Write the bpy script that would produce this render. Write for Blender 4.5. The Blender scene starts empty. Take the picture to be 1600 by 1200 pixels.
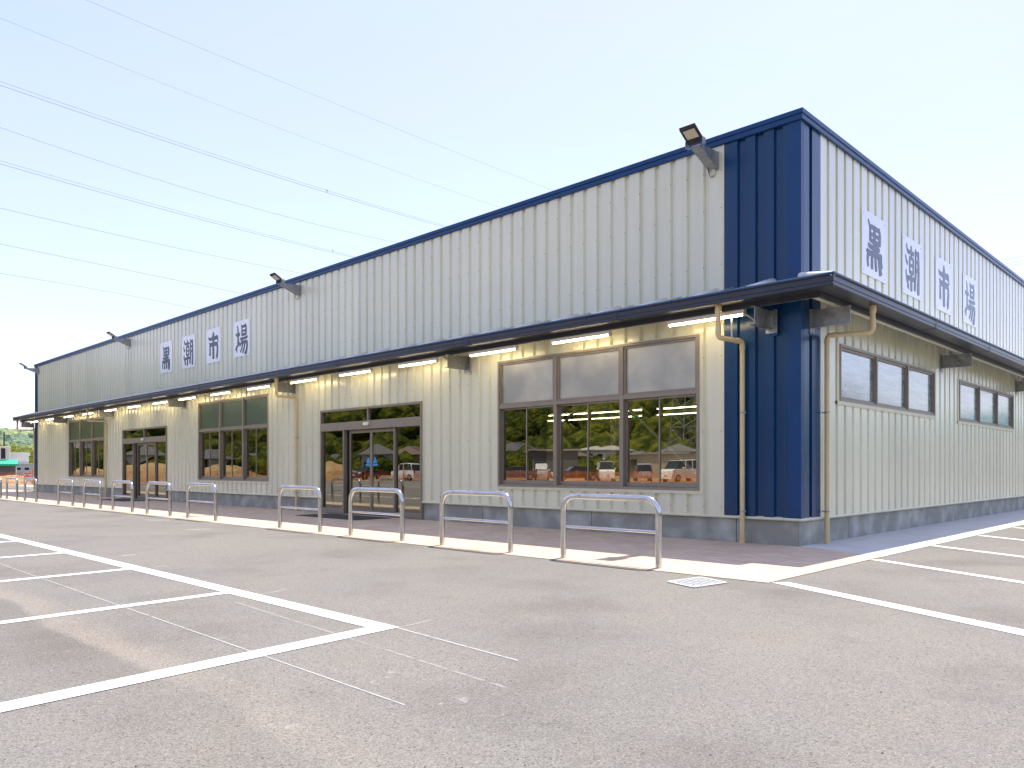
import bpy, bmesh, math, random
from math import radians, sin, cos, pi, sqrt
from mathutils import Vector, Matrix, noise
import numpy as np
random.seed(7)
S = bpy.context.scene

# ------------------------------------------------------------------ camera, sky, sun, exposure
CAM = (4.94, -11.126, 1.15)
cd = bpy.data.cameras.new('camera'); co = bpy.data.objects.new('camera', cd); S.collection.objects.link(co)
co.location = CAM; co.rotation_euler = (radians(90), 0, radians(44.34))
cd.sensor_width = 36; cd.lens = 1206 / 1600 * 36; cd.shift_y = 133 / 1600
cd.clip_start = 0.1; cd.clip_end = 6000
S.camera = co
W = bpy.data.worlds.new('World'); S.world = W; W.use_nodes = True
wn = W.node_tree.nodes; wl = W.node_tree.links
SUN_EL, SUN_AZ = radians(68), radians(-8)      # sun stands behind the building, slightly left of its +Y axis
sky = wn.new('ShaderNodeTexSky'); sky.sky_type = 'NISHITA'; sky.sun_disc = False
sky.sun_elevation = SUN_EL; sky.sun_rotation = SUN_AZ; sky.altitude = 0; sky.air_density = 1.0; sky.dust_density = 0.8; sky.ozone_density = 1.6
bg = wn['Background']; bg.inputs[1].default_value = 0.15
veil = wn.new('ShaderNodeMix'); veil.data_type = 'RGBA'; veil.inputs[0].default_value = 0.42      # thin bright high cloud over the whole sky
wtc = wn.new('ShaderNodeTexCoord'); wmp = wn.new('ShaderNodeMapping'); wmp.inputs['Scale'].default_value = (1.2, 1.2, 4.5)
wno = wn.new('ShaderNodeTexNoise'); wno.inputs['Scale'].default_value = 1.6; wno.inputs['Detail'].default_value = 6
wmr = wn.new('ShaderNodeMapRange'); wmr.inputs[1].default_value = 0.35; wmr.inputs[2].default_value = 0.72; wmr.inputs[3].default_value = 0.34; wmr.inputs[4].default_value = 0.62
wl.new(wtc.outputs['Generated'], wmp.inputs[0]); wl.new(wmp.outputs[0], wno.inputs['Vector']); wl.new(wno.outputs[0], wmr.inputs[0]); wl.new(wmr.outputs[0], veil.inputs[0])
veil.inputs[7].default_value = (2.35, 2.60, 3.05, 1)
wb = wn.new('ShaderNodeMix'); wb.data_type = 'RGBA'; wb.blend_type = 'MULTIPLY'; wb.inputs[0].default_value = 1; wb.inputs[7].default_value = (0.875, 0.785, 0.85, 1)
wl.new(sky.outputs[0], veil.inputs[6]); wl.new(veil.outputs[2], wb.inputs[6]); wl.new(wb.outputs[2], bg.inputs[0])
sd = bpy.data.lights.new('sun', 'SUN'); sd.energy = 2.6; sd.angle = radians(0.5); sd.color = (1.0, 0.95, 0.84)
so = bpy.data.objects.new('sun', sd); S.collection.objects.link(so)
sv = Vector((sin(SUN_AZ) * cos(SUN_EL), cos(SUN_AZ) * cos(SUN_EL), sin(SUN_EL)))
so.rotation_euler = sv.to_track_quat('Z', 'Y').to_euler(); so.location = (0, 0, 40)
S.view_settings.view_transform = 'Standard'; S.view_settings.look = 'None'
S.view_settings.exposure = 1.43; S.view_settings.gamma = 1
S.cycles.max_bounces = 8; S.cycles.diffuse_bounces = 4; S.cycles.glossy_bounces = 4
S.cycles.transmission_bounces = 6; S.cycles.transparent_max_bounces = 12
S.cycles.caustics_reflective = False; S.cycles.caustics_refractive = False

# ------------------------------------------------------------------ camera-ray arithmetic (used only to read positions off the photo)
TH = radians(45.66); FW = (-cos(TH), sin(TH)); RT = (sin(TH), cos(TH))
def dr(px): u = (px - 800) / 1206; return (FW[0] + u * RT[0], FW[1] + u * RT[1])
def G(px, py): a = dr(px); t = 1.15 * 1206 / (py - 733); return (CAM[0] + t * a[0], CAM[1] + t * a[1])
def AT(px, t, py=733): a = dr(px); return (CAM[0] + t * a[0], CAM[1] + t * a[1], 1.15 + (733 - py) / 1206 * t)
def MF(px, t, py=733): a = AT(px, t, py); return (a[0], -a[1], a[2])     # seen in the front glass
def FX(px, Y): a = dr(px); t = (Y - CAM[1]) / a[1]; return CAM[0] + t * a[0]

# ------------------------------------------------------------------ materials
M = {}
def mat(name, col, rough=0.6, metal=0.0, spec=0.5, emit=None, es=1.0, coat=0.0):
    m = bpy.data.materials.new(name); m.use_nodes = True
    b = m.node_tree.nodes['Principled BSDF']
    b.inputs['Base Color'].default_value = (*col, 1); b.inputs['Roughness'].default_value = rough
    b.inputs['Metallic'].default_value = metal; b.inputs['Specular IOR Level'].default_value = spec
    b.inputs['Coat Weight'].default_value = coat; b.inputs['Coat Roughness'].default_value = 0.08
    if emit:
        b.inputs['Emission Color'].default_value = (*emit, 1); b.inputs['Emission Strength'].default_value = es
    M[name] = m; return m
def nd(m, t, **kw):
    n = m.node_tree.nodes.new(t)
    for k, v in kw.items():
        if k.startswith('i_'): n.inputs[k[2:].replace('_', ' ')].default_value = v
        else: setattr(n, k, v)
    return n
def lk(m, a, b): m.node_tree.links.new(a, b)
def coords(m, scale=(1, 1, 1), rot=(0, 0, 0)):
    t = nd(m, 'ShaderNodeTexCoord'); p = nd(m, 'ShaderNodeMapping')
    p.inputs['Scale'].default_value = scale; p.inputs['Rotation'].default_value = rot
    lk(m, t.outputs['Object'], p.inputs[0]); return p.outputs[0]
def vary(name, c2, scale=3, lo=0.35, hi=0.65, vscale=(1, 1, 1), bump=0.0, bscale=None, detail=6, dist=0.01, rvar=None):
    """second colour mixed in by noise, and a bump"""
    m = M[name]; b = m.node_tree.nodes['Principled BSDF']
    v = coords(m, vscale)
    n = nd(m, 'ShaderNodeTexNoise'); n.inputs['Scale'].default_value = scale; n.inputs['Detail'].default_value = detail
    lk(m, v, n.inputs['Vector'])
    r = nd(m, 'ShaderNodeMapRange'); r.inputs[1].default_value = lo; r.inputs[2].default_value = hi
    lk(m, n.outputs[0], r.inputs[0])
    x = nd(m, 'ShaderNodeMix', data_type='RGBA')
    x.inputs[6].default_value = b.inputs['Base Color'].default_value; x.inputs[7].default_value = (*c2, 1)
    lk(m, r.outputs[0], x.inputs[0]); lk(m, x.outputs[2], b.inputs['Base Color'])
    if rvar:
        rr = nd(m, 'ShaderNodeMapRange'); rr.inputs[1].default_value = 0.3; rr.inputs[2].default_value = 0.7
        rr.inputs[3].default_value = rvar[0]; rr.inputs[4].default_value = rvar[1]
        lk(m, n.outputs[0], rr.inputs[0]); lk(m, rr.outputs[0], b.inputs['Roughness'])
    if bump:
        n2 = nd(m, 'ShaderNodeTexNoise'); n2.inputs['Scale'].default_value = bscale or scale; n2.inputs['Detail'].default_value = 4
        lk(m, v, n2.inputs['Vector'])
        bp = nd(m, 'ShaderNodeBump'); bp.inputs['Strength'].default_value = bump; bp.inputs['Distance'].default_value = dist
        lk(m, n2.outputs[0], bp.inputs['Height']); lk(m, bp.outputs[0], b.inputs['Normal'])
    return m

def cladding(name, col, col2, axis, rough, spec, coat=0):
    """painted ribbed steel: faint rolled stripes running up the sheet, weak oil-canning, a little dust"""
    m = mat(name, col, rough, 0, spec, coat=coat)
    b = m.node_tree.nodes['Principled BSDF']; b.inputs['Coat Roughness'].default_value = 0.22
    tc = nd(m, 'ShaderNodeTexCoord'); sx = nd(m, 'ShaderNodeSeparateXYZ'); lk(m, tc.outputs['Object'], sx.inputs[0])
    w = nd(m, 'ShaderNodeMath', operation='MULTIPLY'); w.inputs[1].default_value = 2 * pi / 0.022
    lk(m, sx.outputs[axis], w.inputs[0])
    s = nd(m, 'ShaderNodeMath', operation='SINE'); lk(m, w.outputs[0], s.inputs[0])
    n = nd(m, 'ShaderNodeTexNoise'); n.inputs['Scale'].default_value = 1.3; n.inputs['Detail'].default_value = 2
    mp = nd(m, 'ShaderNodeMapping'); mp.inputs['Scale'].default_value = (2.2, 2.2, 0.6)
    lk(m, tc.outputs['Object'], mp.inputs[0]); lk(m, mp.outputs[0], n.inputs['Vector'])
    b1 = nd(m, 'ShaderNodeBump'); b1.inputs['Strength'].default_value = 0.10; b1.inputs['Distance'].default_value = 0.0022
    b2 = nd(m, 'ShaderNodeBump'); b2.inputs['Strength'].default_value = 0.5; b2.inputs['Distance'].default_value = 0.012
    lk(m, s.outputs[0], b1.inputs['Height']); lk(m, n.outputs[0], b2.inputs['Height']); lk(m, b1.outputs[0], b2.inputs['Normal'])
    lk(m, b2.outputs[0], b.inputs['Normal']); lk(m, b2.outputs[0], b.inputs['Coat Normal'])
    st = nd(m, 'ShaderNodeTexNoise'); st.inputs['Scale'].default_value = 2.5; st.inputs['Detail'].default_value = 7
    mp2 = nd(m, 'ShaderNodeMapping'); mp2.inputs['Scale'].default_value = (3, 3, 0.25)
    lk(m, tc.outputs['Object'], mp2.inputs[0]); lk(m, mp2.outputs[0], st.inputs['Vector'])
    r = nd(m, 'ShaderNodeMapRange'); r.inputs[1].default_value = 0.35; r.inputs[2].default_value = 0.7; lk(m, st.outputs[0], r.inputs[0])
    x = nd(m, 'ShaderNodeMix', data_type='RGBA'); x.inputs[6].default_value = (*col, 1); x.inputs[7].default_value = (*col2, 1)
    lk(m, r.outputs[0], x.inputs[0]); dv = nd(m, 'ShaderNodeMath', operation='MULTIPLY'); dv.inputs[1].default_value = 1 / 0.936; lk(m, sx.outputs[axis], dv.inputs[0])
    fl_ = nd(m, 'ShaderNodeMath', operation='FLOOR'); lk(m, dv.outputs[0], fl_.inputs[0])
    wno_ = nd(m, 'ShaderNodeTexWhiteNoise', noise_dimensions='1D'); lk(m, fl_.outputs[0], wno_.inputs['W'])
    vr = nd(m, 'ShaderNodeMapRange'); vr.inputs[3].default_value = 0.93; vr.inputs[4].default_value = 1.04; lk(m, wno_.outputs['Value'], vr.inputs[0])
    hv = nd(m, 'ShaderNodeHueSaturation'); lk(m, vr.outputs[0], hv.inputs['Value']); lk(m, x.outputs[2], hv.inputs['Color'])
    lk(m, hv.outputs[0], b.inputs['Base Color'])
cladding('cream_front', (0.775, 0.768, 0.590), (0.73, 0.72, 0.54), 0, 0.30, 0.6, 1.0)
cladding('cream_side', (0.775, 0.768, 0.590), (0.73, 0.72, 0.54), 1, 0.30, 0.6, 1.0)
cladding('navy_front', (0.003, 0.040, 0.122), (0.003, 0.047, 0.138), 0, 0.25, 0.25, 0.35)
cladding('navy_side', (0.003, 0.040, 0.122), (0.003, 0.047, 0.138), 1, 0.25, 0.25, 0.35)
mat('navy', (0.003, 0.044, 0.150), 0.28, spec=0.35)
vary('navy', (0.003, 0.050, 0.165), 3)
mat('lip_sunlit_blue', (0.0, 0.10, 0.27), 0.25, spec=0.8)  # sunlit, sky-reflecting sheen of the lip put into a brighter blue
mat('gutter_paint', (0.022, 0.026, 0.038), 0.32); vary('gutter_paint', (0.03, 0.033, 0.045), 5, bump=0.03, bscale=2)
mat('cream_trim', (0.72, 0.69, 0.51), 0.4); vary('cream_trim', (0.67, 0.64, 0.47), 4)
mat('bronze', (0.265, 0.225, 0.175), 0.36, 0.1); vary('bronze', (0.29, 0.25, 0.20), 6)
mat('seal', (0.012, 0.012, 0.012), 0.6)
mat('pvc', (0.68, 0.55, 0.30), 0.38); vary('pvc', (0.63, 0.50, 0.265), 5)
mat('galv', (0.30, 0.31, 0.32), 0.45, 0.75); vary('galv', (0.42, 0.43, 0.44), 14, rvar=(0.35, 0.55))
mat('roof_steel', (0.62, 0.64, 0.66), 0.36, 0.55); vary('roof_steel', (0.56, 0.58, 0.61), 6)
mat('stainless', (0.66, 0.65, 0.64), 0.16, 1.0); vary('stainless', (0.58, 0.57, 0.56), 9, vscale=(1, 1, 1), rvar=(0.13, 0.24))
mat('white_enamel', (0.78, 0.77, 0.74), 0.45)
mat('tube_lit', (0.9, 0.9, 0.88), 0.4, emit=(1.0, 0.80, 0.46), es=8.0)
mat('tube_in', (0.9, 0.9, 0.88), 0.4, emit=(1.0, 0.97, 0.88), es=6)
mat('sign_white', (0.90, 0.92, 0.93), 0.25, coat=0.6); vary('sign_white', (0.86, 0.88, 0.90), 3)
mat('sign_ink', (0.014, 0.024, 0.065), 0.20, spec=0.7)
mat('lamp_black', (0.018, 0.018, 0.02), 0.45)
mat('lamp_face', (0.62, 0.55, 0.42), 0.35)  # reflected ground painted into the unlit lens as beige
mat('cable_black', (0.012, 0.012, 0.012), 0.5)
mat('wire', (0.30, 0.39, 0.52), 0.5, 0.1)
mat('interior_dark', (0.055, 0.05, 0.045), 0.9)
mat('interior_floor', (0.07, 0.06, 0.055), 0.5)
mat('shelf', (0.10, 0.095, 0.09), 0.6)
mat('rod', (0.92, 0.92, 0.93), 0.4, 0.0)
mat('paper', (0.60, 0.68, 0.72), 0.7)
mat('exit_green', (0.02, 0.30, 0.12), 0.5, emit=(0.1, 0.7, 0.3), es=0.3)
mat('sticker_blue', (0.05, 0.32, 0.70), 0.5)
mat('mat_rubber', (0.035, 0.036, 0.04), 0.9); vary('mat_rubber', (0.05, 0.05, 0.055), 40, bump=0.3, bscale=90)
mat('paint_white', (0.80, 0.80, 0.79), 0.7)
mat('concrete_path', (0.62, 0.63, 0.63), 0.8); vary('concrete_path', (0.54, 0.55, 0.56), 1.6, bump=0.15, bscale=30, dist=0.004)
mat('dirt', (0.36, 0.24, 0.13), 0.95); vary('dirt', (0.27, 0.17, 0.09), 0.25, bump=0.6, bscale=1.5, dist=0.3)
mat('mound', (0.44, 0.30, 0.14), 0.95); vary('mound', (0.33, 0.21, 0.09), 0.5, bump=0.7, bscale=2, dist=0.3)
mat('ground', (0.30, 0.26, 0.19), 0.95); vary('ground', (0.16, 0.20, 0.07), 0.02)
mat('foliage', (0.022, 0.042, 0.006), 0.8, spec=0.1); vary('foliage', (0.13, 0.135, 0.012), 0.45, 0.40, 0.66, bump=1.0, bscale=1.1, dist=1.6, detail=9)
mat('foliage_light', (0.20, 0.25, 0.03), 0.7, spec=0.2); vary('foliage_light', (0.42, 0.40, 0.06), 0.5, 0.4, 0.62)
mat('foliage_hazed', (0.14, 0.21, 0.14), 0.85, spec=0.1); vary('foliage_hazed', (0.30, 0.36, 0.17), 0.03, 0.42, 0.6, bump=1.0, bscale=0.2, dist=4.0)  # distance haze put into the paler, bluer leaf colour
mat('bark', (0.09, 0.065, 0.045), 0.9)
mat('tile_roof', (0.085, 0.088, 0.095), 0.6); vary('tile_roof', (0.12, 0.12, 0.13), 2)
mat('tile_roof_brown', (0.13, 0.09, 0.065), 0.6)
mat('render_white', (0.66, 0.65, 0.62), 0.8); mat('render_beige', (0.42, 0.36, 0.28), 0.8); mat('render_grey', (0.30, 0.30, 0.31), 0.8)
mat('dark_glass', (0.02, 0.025, 0.03), 0.08)
mat('orange_net', (0.62, 0.15, 0.035), 0.7)
mat('net_grey', (0.11, 0.115, 0.12), 0.85)
mat('awning_green', (0.01, 0.42, 0.24), 0.6)
mat('teal_roof', (0.06, 0.17, 0.15), 0.6)
mat('grate_steel', (0.68, 0.68, 0.66), 0.5)
mat('grit', (0.07, 0.055, 0.045), 0.9)
mat('hut_panel', (0.42, 0.40, 0.44), 0.55)
mat('red_paint', (0.62, 0.03, 0.03), 0.5)
mat('pole_grey', (0.10, 0.085, 0.075), 0.8)
mat('car_white', (0.72, 0.72, 0.71), 0.2, coat=1.0); mat('car_silver', (0.36, 0.37, 0.39), 0.25, 0.5, coat=1.0)
mat('car_black', (0.012, 0.013, 0.016), 0.15, coat=1.0); mat('car_grey', (0.12, 0.125, 0.14), 0.25, 0.4, coat=1.0)
mat('tyre', (0.015, 0.015, 0.015), 0.8); mat('rim', (0.5, 0.5, 0.52), 0.3, 0.9)
mat('plate_yellow', (0.65, 0.45, 0.02), 0.5); mat('lens_red', (0.4, 0.01, 0.01), 0.2); mat('lens_clear', (0.7, 0.72, 0.75), 0.1)

def glass_mat(name, refl, tint, wav=0.004):
    m = bpy.data.materials.new(name); m.use_nodes = True; M[name] = m
    t = m.node_tree; t.nodes.remove(t.nodes['Principled BSDF']); out = t.nodes['Material Output']
    g = nd(m, 'ShaderNodeBsdfGlossy'); g.inputs['Roughness'].default_value = 0.0; g.inputs['Color'].default_value = (0.98, 0.93, 0.78, 1)
    tr = nd(m, 'ShaderNodeBsdfTransparent'); tr.inputs[0].default_value = (*tint, 1)
    f = nd(m, 'ShaderNodeFresnel'); f.inputs[0].default_value = 1.5
    r = nd(m, 'ShaderNodeMapRange'); r.inputs[1].default_value = 0.04; r.inputs[2].default_value = 1.0; r.inputs[3].default_value = refl; r.inputs[4].default_value = 1.0
    lk(m, f.outputs[0], r.inputs[0])
    mx = nd(m, 'ShaderNodeMixShader'); lk(m, r.outputs[0], mx.inputs[0]); lk(m, tr.outputs[0], mx.inputs[1]); lk(m, g.outputs[0], mx.inputs[2])
    n = nd(m, 'ShaderNodeTexNoise'); n.inputs['Scale'].default_value = 0.8; n.inputs['Detail'].default_value = 1; lk(m, coords(m), n.inputs['Vector'])
    b = nd(m, 'ShaderNodeBump'); b.inputs['Distance'].default_value = wav; b.inputs['Strength'].default_value = 0.4
    lk(m, n.outputs[0], b.inputs['Height']); lk(m, b.outputs[0], g.inputs['Normal'])
    lk(m, mx.outputs[0], out.inputs[0])
glass_mat('glass', 0.28, (0.93, 0.90, 0.80))
def frosted(name, col, rough, bscale, bdist, spec):
    m = mat(name, col, rough, 0, spec)
    b = m.node_tree.nodes['Principled BSDF']
    n = nd(m, 'ShaderNodeTexNoise'); n.inputs['Scale'].default_value = bscale; n.inputs['Detail'].default_value = 3; lk(m, coords(m), n.inputs['Vector'])
    bp = nd(m, 'ShaderNodeBump'); bp.inputs['Distance'].default_value = bdist; bp.inputs['Strength'].default_value = 0.5
    lk(m, n.outputs[0], bp.inputs['Height']); lk(m, bp.outputs[0], b.inputs['Normal'])
    b.inputs['IOR'].default_value = 2.6
frosted('frost_front', (0.050, 0.085, 0.035), 0.30, 45, 0.0015, 0.5)  # green base colour paints in the blurred reflection of the wooded hill
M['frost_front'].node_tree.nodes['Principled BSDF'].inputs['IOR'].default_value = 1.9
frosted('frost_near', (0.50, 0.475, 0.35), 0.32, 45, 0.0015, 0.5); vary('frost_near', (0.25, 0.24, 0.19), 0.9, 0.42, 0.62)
frosted('frost_side', (0.30, 0.36, 0.36), 0.12, 50, 0.0015, 0.7); vary('frost_side', (0.12, 0.17, 0.18), 2.0, 0.42, 0.66, vscale=(0.6, 0.6, 5))  # streaky second colour paints in blurred horizontal reflections
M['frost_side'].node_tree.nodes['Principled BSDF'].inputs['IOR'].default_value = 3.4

# plinth concrete: cloudy, blotchy
mat('plinth', (0.30, 0.305, 0.265), 0.8); vary('plinth', (0.50, 0.51, 0.46), 2.2, 0.45, 0.70, bump=0.15, bscale=25, dist=0.004, detail=9)

# asphalt
def asphalt():
    m = mat('asphalt', (0.2, 0.18, 0.17), 0.9, spec=0.3); b = m.node_tree.nodes['Principled BSDF']; b.inputs['Roughness'].default_value = 0.85
    tc = nd(m, 'ShaderNodeTexCoord'); V = tc.outputs['Object']
    def no(scale, detail, vec=V, rough=0.55):
        n = nd(m, 'ShaderNodeTexNoise'); n.inputs['Scale'].default_value = scale; n.inputs['Detail'].default_value = detail
        n.inputs['Roughness'].default_value = rough; lk(m, vec, n.inputs['Vector']); return n.outputs[0]
    def rng(src, a, b_, c=0.0, d=1.0, smooth=False):
        r = nd(m, 'ShaderNodeMapRange'); r.inputs[1].default_value = a; r.inputs[2].default_value = b_; r.inputs[3].default_value = c; r.inputs[4].default_value = d
        if smooth: r.interpolation_type = 'SMOOTHSTEP'
        lk(m, src, r.inputs[0]); return r.outputs[0]
    def mix(f, a, bb, bt='MIX'):
        x = nd(m, 'ShaderNodeMix', data_type='RGBA', blend_type=bt)
        for i, s in ((0, f), (6, a), (7, bb)):
            if hasattr(s, 'links') or hasattr(s, 'is_output'): lk(m, s, x.inputs[i])
            elif isinstance(s, tuple): x.inputs[i].default_value = (*s, 1)
            else: x.inputs[i].default_value = s
        return x.outputs[2]
    def ma(op, a, bb=None):
        x = nd(m, 'ShaderNodeMath', operation=op)
        for i, s in ((0, a), (1, bb)):
            if s is None: continue
            if isinstance(s, (int, float)): x.inputs[i].default_value = s
            else: lk(m, s, x.inputs[i])
        return x.outputs[0]
    base = mix(rng(no(0.45, 5), 0.38, 0.62), (0.214, 0.202, 0.186), (0.236, 0.218, 0.193))
    base = mix(rng(no(1.7, 5, rough=0.6), 0.52, 0.70, 0, 0.3), base, (0.265, 0.222, 0.175))
    base = mix(rng(no(0.62, 8, rough=0.62), 0.50, 0.68, 0, 0.42), base, (0.115, 0.096, 0.08))
    base = mix(rng(no(0.40, 4), 0.54, 0.70, 0, 0.3), base, (0.27, 0.25, 0.225))
    # reflected light and shade painted in, running parallel to the front: a paler strip and a darker lane beyond it
    sx = nd(m, 'ShaderNodeSeparateXYZ'); lk(m, V, sx.inputs[0])
    y = ma('ADD', sx.outputs[1], ma('MULTIPLY', ma('SUBTRACT', no(0.9, 3), 0.5), 0.35))
    strip = ma('MULTIPLY', rng(y, -9.46, -9.38, 0, 1, True), rng(y, -9.34, -9.02, 1, 0, True))
    shade_band = ma('MULTIPLY', rng(y, -10.3, -9.6, 0, 1, True), rng(y, -9.50, -9.40, 1, 0, True))
    amp = rng(no(0.7, 2), 0.35, 0.6, 0.35, 1)
    xlim = rng(sx.outputs[0], 1.6, 3.0, 1, 0, True)
    base = mix(ma('MULTIPLY', ma('MULTIPLY', strip, ma('MULTIPLY', amp, xlim)), 0.55), base, (0.34, 0.29, 0.235))
    base = mix(ma('MULTIPLY', ma('MULTIPLY', shade_band, ma('MULTIPLY', amp, xlim)), 0.26), base, (0.125, 0.103, 0.085))
    # stones: every cell its own grey, in two sizes, and pits between them
    def cells(scale):
        vo = nd(m, 'ShaderNodeTexVoronoi'); vo.inputs['Scale'].default_value = scale; lk(m, V, vo.inputs['Vector'])
        hs = nd(m, 'ShaderNodeSeparateColor'); lk(m, vo.outputs['Color'], hs.inputs[0]); return vo, hs
    vo, hs = cells(210); v2, h2 = cells(105)
    tone = ma('ADD', ma('MULTIPLY', hs.outputs[0], 0.55), ma('MULTIPLY', h2.outputs[0], 0.24))
    tone = ma('ADD', tone, 0.45)
    cc = nd(m, 'ShaderNodeCombineColor')
    for i_ in range(3): lk(m, tone, cc.inputs[i_])
    base = mix(1.0, base, cc.outputs[0], 'MULTIPLY')
    base = mix(rng(h2.outputs[1], 0.95, 0.99, 0, 0.65), base, (0.05, 0.038, 0.030))
    base = mix(rng(hs.outputs[1], 0.94, 0.99, 0, 0.5), base, (0.42, 0.37, 0.31))
    g = no(190, 2)
    pits = no(30, 3); base = mix(rng(pits, 0.70, 0.76, 0, 0.7), base, (0.06, 0.047, 0.04))
    # white paint scuffs near the end of the bay
    dx = ma('SUBTRACT', sx.outputs[0], 1.6); dy = ma('SUBTRACT', sx.outputs[1], -8.95)
    rad = ma('SQRT', ma('ADD', ma('MULTIPLY', ma('MULTIPLY', dx, dx), 0.55), ma('MULTIPLY', ma('MULTIPLY', dy, dy), 2.2)))
    sc = ma('MULTIPLY', rng(no(7, 6, rough=0.7), 0.60, 0.70), rng(rad, 0.3, 1.15, 1, 0, True))
    base = mix(ma('MULTIPLY', sc, 0.45), base, (0.55, 0.55, 0.56))
    lk(m, base, b.inputs['Base Color'])
    h = ma('ADD', ma('MULTIPLY', vo.outputs['Distance'], -0.8), ma('ADD', g, ma('MULTIPLY', v2.outputs['Distance'], -0.8)))
    bp = nd(m, 'ShaderNodeBump'); bp.inputs['Strength'].default_value = 0.45; bp.inputs['Distance'].default_value = 0.003
    lk(m, h, bp.inputs['Height']); lk(m, bp.outputs[0], b.inputs['Normal'])
asphalt()

def pavers():
    m = mat('pavers', (0.4, 0.3, 0.26), 0.8); b = m.node_tree.nodes['Principled BSDF']
    v = coords(m)
    br = nd(m, 'ShaderNodeTexBrick'); br.offset = 0.5
    br.inputs['Color1'].default_value = (0.62, 0.49, 0.36, 1); br.inputs['Color2'].default_value = (0.50, 0.375, 0.275, 1)
    br.inputs['Mortar'].default_value = (0.30, 0.23, 0.20, 1); br.inputs['Scale'].default_value = 1
    br.inputs['Mortar Size'].default_value = 0.003; br.inputs['Brick Width'].default_value = 0.20; br.inputs['Row Height'].default_value = 0.10
    br.inputs['Bias'].default_value = -0.1
    lk(m, v, br.inputs['Vector'])
    n = nd(m, 'ShaderNodeTexNoise'); n.inputs['Scale'].default_value = 1.4; n.inputs['Detail'].default_value = 7; lk(m, v, n.inputs['Vector'])
    r = nd(m, 'ShaderNodeMapRange'); r.inputs[1].default_value = 0.4; r.inputs[2].default_value = 0.7; r.inputs[4].default_value = 0.5; lk(m, n.outputs[0], r.inputs[0])
    x = nd(m, 'ShaderNodeMix', data_type='RGBA'); lk(m, r.outputs[0], x.inputs[0]); lk(m, br.outputs[0], x.inputs[6]); x.inputs[7].default_value = (0.66, 0.55, 0.445, 1)
    lk(m, x.outputs[2], b.inputs['Base Color'])
    bp = nd(m, 'ShaderNodeBump'); bp.inputs['Strength'].default_value = 0.4; bp.inputs['Distance'].default_value = 0.003; bp.invert = True
    lk(m, br.outputs['Fac'], bp.inputs['Height']); lk(m, bp.outputs[0], b.inputs['Normal'])
pavers()
# worn paint: breaks up where noise is high
def chalk(name, dens, top=0.5):
    m = mat(name, (0.62, 0.62, 0.62), 0.8)
    t = m.node_tree; b = t.nodes['Principled BSDF']
    n = nd(m, 'ShaderNodeTexNoise'); n.inputs['Scale'].default_value = 9; n.inputs['Detail'].default_value = 8; lk(m, coords(m), n.inputs['Vector'])
    r = nd(m, 'ShaderNodeMapRange'); r.inputs[1].default_value = dens; r.inputs[2].default_value = dens + 0.25; r.inputs[3].default_value = top; r.inputs[4].default_value = 0.0
    lk(m, n.outputs[0], r.inputs[0]); lk(m, r.outputs[0], b.inputs['Alpha'])
chalk('chalk', 0.52); chalk('chalk_faint', 0.40, 0.28)
# orange mesh netting: real holes through alpha from a woven pattern
def netting(name, src, sc, keep):
    m = M[src].copy(); m.name = name; M[name] = m
    b = m.node_tree.nodes['Principled BSDF']
    tc = nd(m, 'ShaderNodeTexCoord')
    ch = nd(m, 'ShaderNodeTexNoise'); ch.inputs['Scale'].default_value = sc; lk(m, tc.outputs['Object'], ch.inputs['Vector'])
    r = nd(m, 'ShaderNodeMapRange'); r.inputs[1].default_value = keep - 0.05; r.inputs[2].default_value = keep + 0.05
    lk(m, ch.outputs[0], r.inputs[0]); lk(m, r.outputs[0], b.inputs['Alpha'])
netting('orange_mesh', 'orange_net', 22, 0.55)
netting('grey_mesh', 'net_grey', 20, 0.40)

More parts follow.
